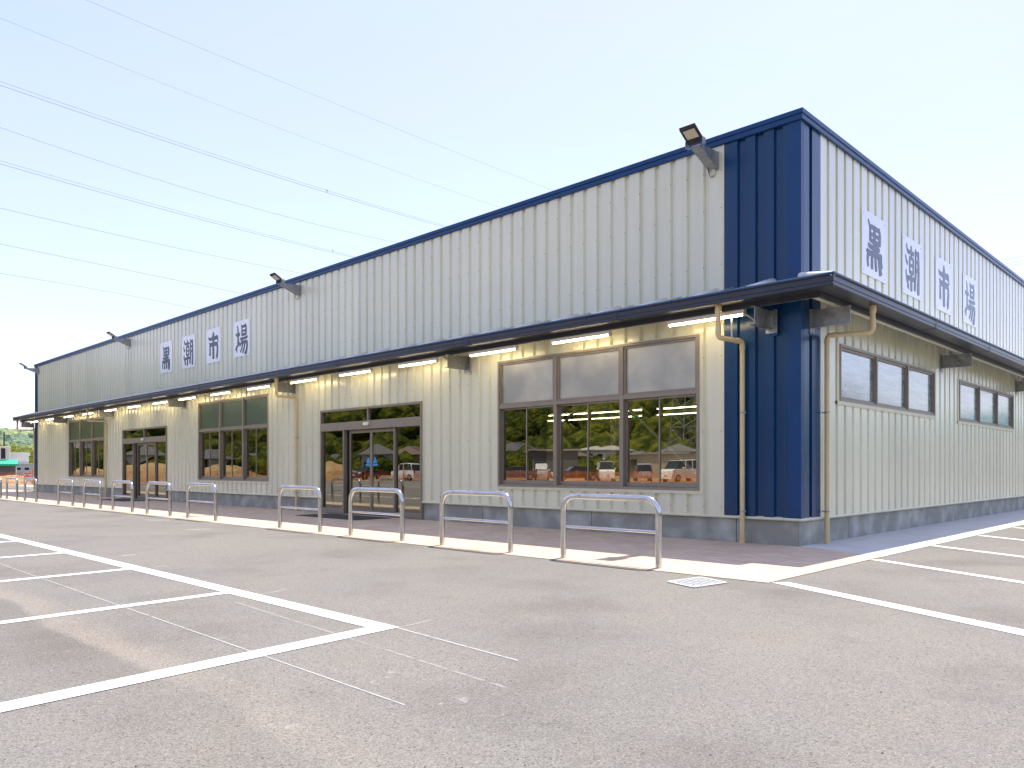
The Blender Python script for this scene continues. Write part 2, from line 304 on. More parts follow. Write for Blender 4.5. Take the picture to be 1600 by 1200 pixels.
# ------------------------------------------------------------------ mesh helpers
IDENT = lambda u, n, z: (u, n, z)
FRONT = lambda u, n, z: (u, -n, z)        # u along the front, n outward
SIDE = lambda u, n, z: (n, u, z)          # u along the side wall, n outward
class MB:
    def __init__(s, T=IDENT): s.v = []; s.f = []; s.sm = []; s.T = T
    def add(s, vs, fs, smooth=False):
        o = len(s.v); s.v += [s.T(*p) for p in vs]
        for f in fs: s.f.append([o + i for i in f]); s.sm.append(smooth)
        return s
    def quad(s, a, b, c, d): return s.add([a, b, c, d], [(0, 1, 2, 3)])
    def box(s, u0, u1, n0, n1, z0, z1, ch=0.0):
        if ch and min(abs(u1 - u0), abs(n1 - n0), abs(z1 - z0)) > 2.2 * ch:
            pts = []
            for (a, A, q) in ((0, 1, 0),):
                pass
            c = ch
            vs = []; idx = {}
            U = (u0, u1); N = (n0, n1); Z = (z0, z1); sg = (1, -1)
            for i in (0, 1):
                for j in (0, 1):
                    for k in (0, 1):
                        for ax in (0, 1, 2):
                            p = [U[i], N[j], Z[k]]; q = (i, j, k)
                            for m_ in (0, 1, 2):
                                if m_ != ax: p[m_] += sg[q[m_]] * c
                            idx[(i, j, k, ax)] = len(vs); vs.append(tuple(p))
            fs = []
            for ax in (0, 1, 2):
                o1, o2 = [a for a in (0, 1, 2) if a != ax]
                for sd_ in (0, 1):
                    r = []
                    for a, b in ((0, 0), (1, 0), (1, 1), (0, 1)):
                        q = [0, 0, 0]; q[ax] = sd_; q[o1] = a; q[o2] = b; r.append(idx[(*q, ax)])
                    fs.append(r)
                for a in (0, 1):
                    for b in (0, 1):
                        r = []
                        for sd_, fa in ((0, o1), (0, o2), (1, o2), (1, o1)):
                            q = [0, 0, 0]; q[ax] = sd_; q[o1] = a; q[o2] = b; r.append(idx[(*q, fa)])
                        fs.append(r)
            for i in (0, 1):
                for j in (0, 1):
                    for k in (0, 1): fs.append([idx[(i, j, k, a)] for a in (0, 1, 2)])
            return s.add(vs, fs)
        vs = [(u, n, z) for z in (z0, z1) for (u, n) in ((u0, n0), (u1, n0), (u1, n1), (u0, n1))]
        return s.add(vs, [(0, 3, 2, 1), (4, 5, 6, 7), (0, 1, 5, 4), (1, 2, 6, 5), (2, 3, 7, 6), (3, 0, 4, 7)])
    def prism(s, poly, n0, n1, axis='n', smooth=False):
        """poly in the two other axes, extruded along axis from n0 to n1"""
        def P(p, n):
            return {'n': (p[0], n, p[1]), 'u': (n, p[0], p[1]), 'z': (p[0], p[1], n)}[axis]
        k = len(poly); vs = [P(p, n0) for p in poly] + [P(p, n1) for p in poly]
        s.add(vs, [list(range(k)), list(range(2 * k - 1, k - 1, -1))])
        return s.add(vs, [(i, (i + 1) % k, k + (i + 1) % k, k + i) for i in range(k)], smooth)
    def tube(s, pts, r, seg=12, cap=True):
        pts = [Vector(p) for p in pts]; rs = r if isinstance(r, (list, tuple)) else [r] * len(pts)
        vs = []; ref = None; n = len(pts)
        for i, p in enumerate(pts):
            t = (pts[min(i + 1, n - 1)] - pts[max(i - 1, 0)]).normalized()
            if ref is None:
                ref = Vector((0, 0, 1)) if abs(t.z) < 0.9 else Vector((1, 0, 0))
            a = (ref - t * ref.dot(t)).normalized(); ref = a; b = t.cross(a)
            for k in range(seg):
                q = p + (a * cos(2 * pi * k / seg) + b * sin(2 * pi * k / seg)) * rs[i]; vs.append(tuple(q))
        fs = [(i * seg + k, i * seg + (k + 1) % seg, (i + 1) * seg + (k + 1) % seg, (i + 1) * seg + k) for i in range(n - 1) for k in range(seg)]
        s.add(vs, fs, True)
        if cap: s.add(vs, [list(range(seg))[::-1], [(n - 1) * seg + k for k in range(seg)]])
        return s
    def build(s, name, m, parent=None, fix=True):
        me = bpy.data.meshes.new(name); me.from_pydata(s.v, [], s.f)
        me.polygons.foreach_set('use_smooth', s.sm)
        if fix:
            bm = bmesh.new(); bm.from_mesh(me); bmesh.ops.recalc_face_normals(bm, faces=bm.faces); bm.to_mesh(me); bm.free()
        me.materials.append(M[m] if isinstance(m, str) else m); me.update()
        o = bpy.data.objects.new(name, me); S.collection.objects.link(o)
        if parent is not None: o.parent = parent; o.matrix_parent_inverse = parent.matrix_world.inverted() if False else Matrix.Translation(-parent.location) if parent.parent is None and parent.type == 'EMPTY' and parent.get('_off') else Matrix()
        return o
def bend(pts, r, seg=6):
    """round the corners of a polyline"""
    P = [Vector(p) for p in pts]; out = [P[0]]
    for i in range(1, len(P) - 1):
        a = (P[i - 1] - P[i]); b = (P[i + 1] - P[i]); rr = min(r, a.length * .49, b.length * .49)
        A = P[i] + a.normalized() * rr; B = P[i] + b.normalized() * rr
        for k in range(seg + 1):
            t = k / seg; out.append(A.lerp(P[i], t).lerp(P[i].lerp(B, t), t))
    return out + [P[-1]]
def empty(name, loc=(0, 0, 0), rz=0):
    o = bpy.data.objects.new(name, None); S.collection.objects.link(o); o.location = loc; o.rotation_euler.z = rz; o.empty_display_size = 0.2
    return o
def tag(o, label=None, cat=None, group=None, kind=None):
    if label: o['label'] = label
    if cat: o['category'] = cat
    if group: o['group'] = group
    if kind: o['kind'] = kind
    return o
def struct(o): o['kind'] = 'structure'; return o
def copy_tree(o, parent=None):
    c = o.copy(); S.collection.objects.link(c)
    if parent: c.parent = parent
    for ch in list(o.children): copy_tree(ch, c)
    return c
ORD = ['nearest', 'second', 'third', 'fourth', 'fifth', 'sixth', 'seventh', 'eighth', 'ninth', 'tenth', 'eleventh', 'twelfth', 'thirteenth', 'fourteenth', 'fifteenth', 'sixteenth']

# ------------------------------------------------------------------ setting
def sheet(name, poly, z, m, sub=None):
    b = MB(); b.add([(x, y, z) for x, y in poly], [list(range(len(poly)))]); return struct(b.build(name, m))
sheet('ground', [(-3000, -3000), (3000, -3000), (3000, 3000), (-3000, 3000)], -0.012, 'ground')
sheet('dirt_lot', [(-95, -75), (70, -75), (70, 60), (-95, 60)], -0.006, 'dirt')
sheet('car_park', [(-57, -36), (38, -36), (38, 45), (-57, 45)], 0.0, 'asphalt')
PE = -3.76
sheet('walkway', [(-46, PE), (1.35, PE), (1.35, -0.52), (0, 0.06), (-46, 0.06)], 0.006, 'pavers')
sheet('concrete_apron', [(0, 0.06), (1.35, -0.52), (1.35, 30), (0, 30)], 0.006, 'concrete_path')
sheet('far_road', [(-57, 3), (-44, 3), (-44, 7.5), (-57, 7.5)], 0.004, 'concrete_path')
def line(name, poly, m='paint_white', z=0.004): return sheet(name, poly, z, m)
line('bay_line', [(-60, -7.67), (0.44, -7.69), (0.28, -7.86), (-60, -7.86)])
line('bay_line', [(0.28, -7.86), (0.44, -7.69), (0.90, -12.6), (0.73, -12.6)], z=0.0045)
for i in range(8):
    x = -1.97 - 2.44 * i; line('bay_line', [(x - 0.07, -7.862), (x + 0.06, -7.862), (x + 0.06 + 0.4, -12.6), (x - 0.07 + 0.4, -12.6)])
line('bay_line', [(1.36, -3.70), (1.47, -3.57), (5.8, -5.63), (5.72, -5.83)])
for (a, b) in (((1.38, -0.90), (3.19, -1.93)), ((1.38, 1.56), (2.70, 0.75)), ((1.40, 4.08), (2.15, 3.56)), ((1.40, 6.6), (2.15, 6.15))):
    d = Vector((b[0] - a[0], b[1] - a[1])).normalized(); n = Vector((-d.y, d.x)) * 0.065; e = Vector(a) + d * 4.5
    line('bay_line', [(a[0] - n.x, a[1] - n.y), (a[0] + n.x, a[1] + n.y), (e.x + n.x, e.y + n.y), (e.x - n.x, e.y - n.y)])
for r_ in (-19.5, -26):
    line('bay_line', [(-45, r_), (20, r_), (20, r_ + .15), (-45, r_ + .15)])
    for i in range(24): line('bay_line', [(-45 + i * 2.5, r_ - 4.6), (-44.87 + i * 2.5, r_ - 4.6), (-44.87 + i * 2.5, r_ - .002), (-45 + i * 2.5, r_ - .002)])
line('chalk_line', [(-14, -8.735), (1.94, -8.80), (1.94, -8.812), (-14, -8.75)], 'chalk')
line('chalk_line', [(0.44, -7.705), (1.74, -7.785), (1.74, -7.803), (0.44, -7.725)], 'chalk')
line('chalk_line', [(-1.5, -8.02), (2.08, -8.24), (2.08, -8.262), (-1.5, -8.042)], 'chalk_faint')
for (a, b, w) in (((290, 827), (330, 826), 3), ((190, 868), (212, 866), 3), ((240, 886), (262, 884), 2), ((622, 981), (672, 969), 3), ((400, 930), (450, 920), 3), ((225, 812), (265, 812), 3)):
    p, q = G(*a), G(*b); p2, q2 = G(a[0], a[1] + w * .6), G(b[0], b[1] + w * .6); line('chalk_line', [p, q, q2, p2], 'chalk_faint', 0.0035)

# ------------------------------------------------------------------ the store
store = empty('store_building', (0, 0, 0))
tag(store, 'long low shop building clad in cream ribbed steel with navy corners and a lean-to canopy', 'building')
C0, C1 = 0.008, 0.05            # groove and crest distance from the plinth face
ZB, ZT = 0.415, 6.33
def ribs(T, u0, u1, first, pitch, openings, z0, z1, name, m, gw=0.070, sl=0.024, side=1):
    pts = [(u0, C1)]; u = first
    while u - pitch > u0: u -= pitch
    while u < u1 - 0.03:
        if u > u0 + 0.03:
            for a, d in ((-gw / 2 - sl, C1), (-gw / 2, C0), (gw / 2, C0), (gw / 2 + sl * .35, C1)):
                if u0 < u + a < u1: pts.append((u + a, d))
        u += pitch
    pts.append((u1, C1)); pts.sort()
    def D(x):
        for (a, da), (b_, db) in zip(pts, pts[1:]):
            if a <= x <= b_: return da + (db - da) * ((x - a) / (b_ - a) if b_ > a else 0)
        return C1
    cuts = sorted(set([p[0] for p in pts] + [q for o in openings for q in o[:2] if u0 < q < u1]))
    b = MB(T)
    for a, c in zip(cuts, cuts[1:]):
        if c - a < 1e-6: continue
        mid = (a + c) / 2; zr = [(z0, z1)]
        for (ou0, ou1, oz0, oz1) in openings:
            if ou0 < mid < ou1:
                nz = []
                for (p, q) in zr:
                    if oz0 > p: nz.append((p, min(q, oz0)))
                    if oz1 < q: nz.append((max(p, oz1), q))
                zr = nz
        for p, q in zr:
            if q - p > 1e-4: b.quad((a, D(a), p), (c, D(c), p), (c, D(c), q), (a, D(a), q))
    return b.build(name, m, store, fix=False)
WIN = [(-6.27, -1.63, 0.80, 3.34), (-20.44, -15.75, 0.79, 3.34), (-34.16, -29.5, 0.80, 3.34)]
DOOR = [(-12.96, -8.73, 0.0, 2.69), (-27.41, -23.08, 0.0, 2.70)]
SWIN = [(1.36, 6.29, 2.24, 3.15), (8.08, 13.2, 2.22, 3.14)]
L = -39.66; R_ = 26.0
PIT = 0.312
ribs(FRONT, -39.17, -1.19, -1.19 - PIT, PIT, WIN + DOOR, ZB, ZT, 'wall', 'cream_front')
ribs(FRONT, -1.188, -0.0, -0.89, 0.30, [], ZB, ZT, 'corner_cladding', 'navy_front', gw=0.11)
ribs(FRONT, L, -39.172, -39.4, 0.30, [], ZB, ZT, 'corner_cladding', 'navy_front', gw=0.11)
ribs(SIDE, 0.65, R_, 0.94, 0.34, SWIN, ZB, ZT, 'wall', 'cream_side')
ribs(SIDE, 0.0, 0.648, 0.30, 0.33, [], ZB, ZT, 'corner_cladding', 'navy_side')
b = MB(); b.box(-0.14, 0.056, -0.056, -0.052, ZB, ZT); b.box(0.052, 0.056, -0.052, 0.055, ZB, ZT); b.build('corner_trim', 'navy', store)
b = MB(); b.box(L - 0.02, L + 0.1, -0.056, -0.052, ZB, ZT); b.box(L - .02, L - .016, -.052, 24, ZB, ZT); b.build('corner_trim', 'navy', store)
# cream vertical closure where cream meets navy
b = MB(FRONT); b.box(-1.215, -1.19, 0.05, 0.056, ZB, ZT); b.build('corner_trim', 'cream_trim', store)
# inner lining so that no light leaks through, and the hidden faces
def lining(T, u0, u1, ops, n0, n1, name, m):
    b = MB(T); cuts = sorted(set([u0, u1] + [q for o in ops for q in o[:2]]))
    for a, c in zip(cuts, cuts[1:]):
        zr = [(0.02, 6.3)]
        for o in ops:
            if o[0] < (a + c) / 2 < o[1]: zr = [(0.02, o[2]), (o[3], 6.3)] if o[2] > 0.05 else [(o[3], 6.3)]
        for p, q in zr: b.box(a, c, n0, n1, p, q)
    return b.build(name, m, store)
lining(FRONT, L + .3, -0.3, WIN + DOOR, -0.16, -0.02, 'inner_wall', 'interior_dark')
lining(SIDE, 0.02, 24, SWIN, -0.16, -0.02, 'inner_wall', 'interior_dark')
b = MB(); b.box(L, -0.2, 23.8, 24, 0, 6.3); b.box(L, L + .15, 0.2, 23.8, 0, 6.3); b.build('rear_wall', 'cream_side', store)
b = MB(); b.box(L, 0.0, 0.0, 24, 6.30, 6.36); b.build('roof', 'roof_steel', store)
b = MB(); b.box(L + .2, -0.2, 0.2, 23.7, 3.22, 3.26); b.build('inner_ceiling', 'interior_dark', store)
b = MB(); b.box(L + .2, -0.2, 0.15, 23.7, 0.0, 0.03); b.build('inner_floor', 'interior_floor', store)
for x in np.arange(-36, -2, 7.15):
    for y in (7.0, 15.0): b = MB(); b.box(x - .15, x + .15, y - .15, y + .15, 0.03, 3.219); b.build('inner_column', 'render_beige', store)
# coping
def sweepL(prof, name, m, parent, x_end=L - 0.02, y_end=R_, closed=True, smooth=False):
    """profile (offset outward, z) run along the front, round the corner, along the side"""
    k = len(prof); vs = [(x_end, -a, z) for a, z in prof] + [(a, -a, z) for a, z in prof] + [(a, y_end, z) for a, z in prof]
    fs = []
    rng_ = range(k) if closed else range(k - 1)
    for r in (0, 1):
        for i in rng_: j = (i + 1) % k; fs.append((r * k + i, r * k + j, (r + 1) * k + j, (r + 1) * k + i))
    if closed: fs += [list(range(k)), list(range(2 * k, 3 * k))]
    b = MB(); b.add(vs, fs); return b.build(name, m, parent)
sweepL([(-0.15, 6.40), (0.095, 6.44), (0.10, 6.435), (0.10, 6.372), (0.082, 6.365), (0.082, 6.352), (0.088, 6.35), (0.088, 6.292), (0.078, 6.284), (0.057, 6.284), (-0.15, 6.33)], 'coping', 'navy', store)
for x in np.arange(-38, -1, 3.6):      # lapped joints in the coping
    b = MB(FRONT); b.box(x, x + .045, 0.09, 0.1025, 6.37, 6.437); b.box(x, x + .045, 0.08, 0.0905, 6.292, 6.352); b.build('coping_joint', 'navy', store)
# plinth with joints, bottom flashing
def plinth(T, u0, u1, joints, gaps):
    cuts = [u0] + sorted(joints) + [u1]
    for a, c in zip(cuts, cuts[1:]):
        seg = [(a, c)]
        for g in gaps:
            ns = []
            for p, q in seg:
                if g[0] < q and g[1] > p:
                    if g[0] > p: ns.append((p, g[0]))
                    if g[1] < q: ns.append((g[1], q))
                else: ns.append((p, q))
            seg = ns
        for p, q in seg: b = MB(T); b.box(p + .006, q - .006, -0.2, 0, 0, 0.385); b.build('plinth', 'plinth', store)
    for j in joints: s_ = MB(T); s_.box(j - .006, j + .006, -0.2, -0.008, 0.0, 0.384); s_.build('plinth_joint', 'seal', store)
dg = [(d[0], d[1]) for d in DOOR]
plinth(FRONT, L, -0.006, [-1.01, -3.9, -6.8] + [-14.4 - 3.1 * i for i in range(8) if not (-27.5 < -14.4 - 3.1 * i < -23)], dg)
plinth(SIDE, 0.0, R_, [1.9 + 0, 6.0, 10.13, 14.49, 18.6], [])
fl = [(0.0, 0.432), (0.03, 0.43), (0.062, 0.418), (0.07, 0.402), (0.066, 0.386), (0.05, 0.378), (0.0, 0.376)]
def flash(T, u0, u1):
    b = MB(T); b.prism([(a, z) for a, z in fl], u0, u1, 'u'); b.build('base_flashing', 'cream_trim', store)
for a, c in ((L - .02, DOOR[1][0]), (DOOR[1][1], DOOR[0][0]), (DOOR[0][1], 0.0)): flash(FRONT, a, c)
k = len(fl); b = MB(); b.add([(0, -a, z) for a, z in fl] + [(a, -a, z) for a, z in fl] + [(a, 0, z) for a, z in fl], [(i, i + 1, k + i + 1, k + i) for i in range(k - 1)] + [(k + i, k + i + 1, 2 * k + i + 1, 2 * k + i) for i in range(k - 1)])
b.build('base_flashing', 'cream_trim', store)
flash(SIDE, 0.0, R_)
# cladding screws
b = MB(FRONT)
for i in range(48):
    u = -1.19 - PIT * i - 0.055
    for z in (0.55, 1.75, 2.95, 4.4, 5.3, 5.9):
        if any(w[0] - .05 < u < w[1] + .05 and w[2] - .1 < z < w[3] + .1 for w in WIN + DOOR): continue
        b.tube([(u, C1 - .002, z), (u, C1 + .006, z)], 0.0065, 6)
for u in (-.10, -.35, -.66, -.95):
    for z in (0.6, 1.8, 3.0, 4.5, 5.3, 6.0): b.tube([(u, C1 - .002, z), (u, C1 + .009, z)], 0.0065, 6)
tag(b.build('cladding_screws', 'seal', store), kind='stuff')

# ---- windows of the front
def frame_rect(b, u0, u1, z0, z1, n0, n1, w, wb=None, wt=None):
    wb = wb or w; wt = wt or w
    b.box(u0, u0 + w, n0, n1, z0, z1, .002); b.box(u1 - w, u1, n0, n1, z0, z1, .002)
    b.box(u0 + w, u1 - w, n0 + .001, n1 - .001, z0, z0 + wb, .002); b.box(u0 + w, u1 - w, n0 + .001, n1 - .001, z1 - wt, z1, .002)
def pane(T, u0, u1, z0, z1, n, m, parent, name):
    b = MB(T); b.box(u0, u1, n - .003, n + .003, z0, z1); return b.build(name, m, parent)
def front_window(w, T=FRONT, fm='frost_front'):
    u0, u1, z0, z1 = w; bw = (u1 - u0) / 3; zt = 2.41
    b = MB(T); frame_rect(b, u0, u1, z0, z1, -0.06, 0.078, 0.045)
    for k in (1, 2): b.box(u0 + bw * k - .042, u0 + bw * k + .042, -.058, .074, z0 + .045, z1 - .045, .002)
    for k in range(3):
        a = u0 + bw * k + (.042 if k else .045); c = u0 + bw * (k + 1) - (.042 if k < 2 else .045)
        b.box(a, c, -.057, .070, zt - .035, zt + .035, .002)
    win = b.build('window', 'bronze', store)
    b = MB(T)      # cream reveal and sill flashing
    b.box(u0 - .035, u0 - .001, .0, .062, z0, z1 + .03); b.box(u1 + .001, u1 + .065, .0, .058, z0 - .05, z1 + .03)
    b.box(u0 - .03, u1 + .064, .0, .070, z0 - .055, z0 - .001); b.box(u0 - .035, u1 + .064, .0, .066, z1 + .001, z1 + .022)
    b.build('window_trim', 'cream_trim', win)
    for k in range(3):
        a = u0 + bw * k + (.042 if k else .045); c = u0 + bw * (k + 1) - (.042 if k < 2 else .045)
        f = MB(T); frame_rect(f, a + .004, c - .004, zt + .037, z1 - .047, -.02, .052, .032); f.build('sash', 'bronze', win)
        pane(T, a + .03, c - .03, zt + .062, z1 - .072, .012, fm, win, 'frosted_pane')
        m_ = (a + c) / 2
        f = MB(T); frame_rect(f, a + .004, m_ + .022, z0 + .047, zt - .037, -.045, -.010, .026, .075, .03); f.build('sash', 'bronze', win)
        f = MB(T); frame_rect(f, m_ - .022, c - .004, z0 + .047, zt - .037, -.004, .032, .026, .085, .03); f.build('sash', 'bronze', win)
        pane(T, a + .025, m_ + .01, z0 + .11, zt - .06, -.028, 'glass', win, 'pane'); pane(T, m_ - .01, c - .025, z0 + .12, zt - .06, .014, 'glass', win, 'pane')
        f = MB(T); f.box(m_ - .012, m_ + .004, .032, .045, (z0 + zt) / 2 - .05, (z0 + zt) / 2 + .02, .003); f.build('latch', 'galv', win)
    return win
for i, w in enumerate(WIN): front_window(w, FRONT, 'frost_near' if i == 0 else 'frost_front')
def side_window(w, T=SIDE):
    u0, u1, z0, z1 = w; bw = (u1 - u0) / 3
    b = MB(T); frame_rect(b, u0, u1, z0, z1, -0.06, 0.078, 0.04)
    for k in (1, 2): b.box(u0 + bw * k - .03, u0 + bw * k + .03, -.058, .074, z0 + .04, z1 - .04, .002)
    win = b.build('window', 'bronze', store)
    b = MB(T); b.box(u0 - .10, u0 - .001, .0, .062, z0 - .05, z1 + .03); b.box(u1 + .001, u1 + .04, .0, .058, z0, z1 + .02)
    b.box(u0 - .1, u1 + .04, .0, .074, z0 - .06, z0 - .001); b.box(u0 - .035, u1 + .064, .0, .066, z1 + .001, z1 + .022)
    b.build('window_trim', 'cream_trim', win)
    for k in range(3):
        a = u0 + bw * k + (.03 if k else .04); c = u0 + bw * (k + 1) - (.03 if k < 2 else .04)
        f = MB(T); frame_rect(f, a + .004, c - .004, z0 + .042, z1 - .042, -.02, .052, .034); f.build('sash', 'bronze', win)
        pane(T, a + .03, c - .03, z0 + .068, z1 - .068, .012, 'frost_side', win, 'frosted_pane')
for w in SWIN: side_window(w)
# ---- sliding entrance doors
def entrance(d, T=FRONT):
    u0, u1, z0, z1 = d; W_ = u1 - u0
    lA, lB, lC = u0 + .257 * W_, u0 + .50 * W_, u0 + .75 * W_
    b = MB(T)
    b.box(u0, u0 + .05, -.08, .075, 0.0, z1, .002); b.box(u1 - .05, u1, -.08, .075, 0.0, z1, .002)
    b.box(u0 + .05, u1 - .05, -.08, .074, z1 - .05, z1, .002)
    b.box(u0 + .05, u1 - .05, -.12, .078, 2.14, 2.345, .003)                    # header box
    b.box(lB - .028, lB + .028, -.05, .05, 2.345, z1 - .05, .002)
    b.box(u0 + .05, lA - .045, -.04, .05, 0.0, .14, .002); b.box(lC + .045, u1 - .05, -.04, .05, 0.0, .14, .002)
    b.box(lA - .045, lA, -.05, .06, 0.0, 2.14, .002); b.box(lC, lC + .045, -.05, .06, 0.0, 2.14, .002)
    e = b.build('entrance', 'bronze', store)
    pane(T, u0 + .05, lB - .028, 2.345, z1 - .05, 0.0, 'glass', e, 'transom_pane'); pane(T, lB + .028, u1 - .05, 2.345, z1 - .05, 0.0, 'glass', e, 'transom_pane')
    pane(T, u0 + .05, lA - .045, .14, 2.14, 0.0, 'glass', e, 'side_light'); pane(T, lC + .045, u1 - .05, .14, 2.14, 0.0, 'glass', e, 'side_light')
    for a, c in ((lA + .09, lB), (lB, lC)):
        f = MB(T); frame_rect(f, a + .003, c - .003, .03, 2.13, -.10, -.055, .045, .10, .075); lf = f.build('door_leaf', 'bronze', e)
        pane(T, a + .045, c - .045, .13, 2.06, -.078, 'glass', lf, 'pane')
    f = MB(T); f.box(lA + .0, lA + .085, -.14, -.06, .02, 2.13); f.build('door_gap_seal', 'seal', e)
    f = MB(T); f.box(lB - .10, lB + .12, .078, .125, 2.225, 2.305, .008); f.build('door_sensor', 'white_enamel', e)
    f = MB(T); f.box(u0 + .05, u1 - .05, -.12, .05, 0.0, .018); f.build('threshold', 'galv', e)
    return e, lA, lB, lC
for i, d in enumerate(DOOR):
    e, lA, lB, lC = entrance(d)
    if i == 0:
        for s_ in (-1, 1):
            b = MB(FRONT); u = lB + s_ * .14
            b.prism([(u - .085, 1.30), (u + .085, 1.30), (u + .02, 1.44), (u - .02, 1.44)], -.074, -.0725)
            b.prism([(u + .13 * cos(t), 1.255 + .03 * sin(t)) for t in [k * pi / 8 for k in range(16)]], -.074, -.0725)
            b.build('door_sticker', 'sticker_blue', e)
# posters and a notice just inside the near door
b = MB(); b.box(-11.75, -11.62, 0.5, 0.51, 0.95, 1.75); tag(b.build('poster', 'paper'), 'narrow pale poster standing behind the left leaf of the near sliding door', 'poster')
b = MB(); b.box(-11.50, -11.40, 0.5, 0.51, 0.95, 1.75); tag(b.build('poster', 'paper'), 'second narrow pale strip poster just right of the first behind the near door', 'poster')
# steel brace rods seen through the windows
def rods(pairs):
    for (a, za), (c, zc) in pairs:
        d = Vector((c - a, 0, zc - za)).normalized(); p = Vector((a, .22, za)) - d * .6; q = Vector((c, .22, zc)) + d * .35
        b = MB(); b.tube([p, q], .03, 8); b.build('brace_rod', 'rod', store)
rods([((-6.05, .93), (-4.39, 2.34)), ((-3.34, 2.33), (-1.92, 1.13)), ((-20.1, 1.04), (-18.46, 2.36)), ((-17.02, 2.09), (-16.0, 1.2))])

# ---- canopy: roof sheet with ribs, gutter, fascia, brackets
cr = [(0.05, 3.98), (0.80, 3.735), (0.80, 3.725), (0.05, 3.965)]
can = sweepL(cr, 'canopy', 'roof_steel', store, x_end=-40.42)
sweepL([(0.85, 3.755), (0.855, 3.75), (0.85, 3.735), (0.835, 3.73), (0.842, 3.69), (0.842, 3.655), (0.832, 3.65), (0.835, 3.605), (0.825, 3.598), (0.55, 3.602), (0.54, 3.612), (0.54, 3.70), (0.55, 3.70), (0.55, 3.615), (0.82, 3.612), (0.825, 3.73), (0.838, 3.758)], 'gutter', 'gutter_paint', can, x_end=-40.46)
sweepL([(0.858, 3.768), (0.858, 3.751), (0.83, 3.760), (0.83, 3.770)], 'gutter_lip_highlight', 'lip_sunlit_blue', can, x_end=-40.46)  # thin strip added along the gutter top to carry the painted highlight
sweepL([(0.535, 3.70), (0.535, 3.535), (0.50, 3.53), (0.50, 3.70)], 'fascia', 'gutter_paint', can, x_end=-40.40)
sweepL([(0.44, 3.66), (0.44, 3.56), (0.36, 3.56), (0.36, 3.66)], 'purlin', 'cream_trim', can, x_end=-40.2)
for x in (-38.2, -34.2, -30.2, -26.4, -22.5, -18.6, -14.9, -11.0, -6.35, -2.75): b = MB(FRONT); b.box(x, x + .05, .8435, .846, 3.60, 3.75); b.box(x, x + .05, .6, .8437, 3.5955, 3.5995); b.build('gutter_joint', 'gutter_paint', can)
for x in (3.6, 7.25, 10.9, 14.6): b = MB(SIDE); b.box(x, x + .05, .8435, .846, 3.60, 3.75); b.box(x, x + .05, .6, .8437, 3.5955, 3.5995); b.build('gutter_joint', 'gutter_paint', can)
def rib_set(T, us, name, w, h, m, n0=.06, n1=.80, slope=-.327, each=False):
    if each:
        for u in us: rib_set(T, [u], name, w, h, m)
        return
    b = MB(T)
    for u in us:
        z0 = 3.98 - .01; z1 = z0 + slope * (n1 - n0)
        sec = [(-w / 2, 0), (-w / 2 * .7, h * .8), (-w / 2 * .3, h), (w / 2 * .3, h), (w / 2 * .7, h * .8), (w / 2, 0)]
        vs = [(u + a, n0, z0 + c) for a, c in sec] + [(u + a, n1 - .06, z1 + .02 + c) for a, c in sec] + [(u + a * .9, n1, z1 + .003 + c * .35) for a, c in sec]
        k_ = 6; b.add(vs, [(r * k_ + i, r * k_ + i + 1, (r + 1) * k_ + i + 1, (r + 1) * k_ + i) for r in (0, 1) for i in range(5)] + [list(range(6)), list(range(12, 18))], True)
    return b.build(name, m, can)
cu = [-0.41 - .955 * i for i in range(42)]
rib_set(FRONT, cu, 'rib_cap', .20, .060, 'white_enamel', each=True)
tag(rib_set(FRONT, [c - .955 * q for c in cu for q in (1 / 3, 2 / 3)], 'roof_rib', .08, .035, 'roof_steel'), kind='stuff')
b = MB(FRONT)
for c in cu:
    for q in (1 / 3, 2 / 3): b.box(c - .955 * q - .028, c - .955 * q + .028, .800, .822, 3.71, 3.782, .006)
    b.box(c - .03, c + .09, .799, .801, 3.765, 3.785)
tag(b.build('rib_closure', 'seal', can), kind='stuff')
cs = [0.9 + 1.02 * i for i in range(24)]
rib_set(SIDE, cs[:14], 'rib_cap', .26, .085, 'white_enamel', each=True); rib_set(SIDE, [c + .51 for c in cs[:14]], 'rib_cap', .16, .05, 'white_enamel', each=True)
b = MB(); b.tube([(0.05, -0.05, 3.99), (0.83, -0.83, 3.745)], [.05, .035], 8); b.build('hip_cap', 'white_enamel', can)
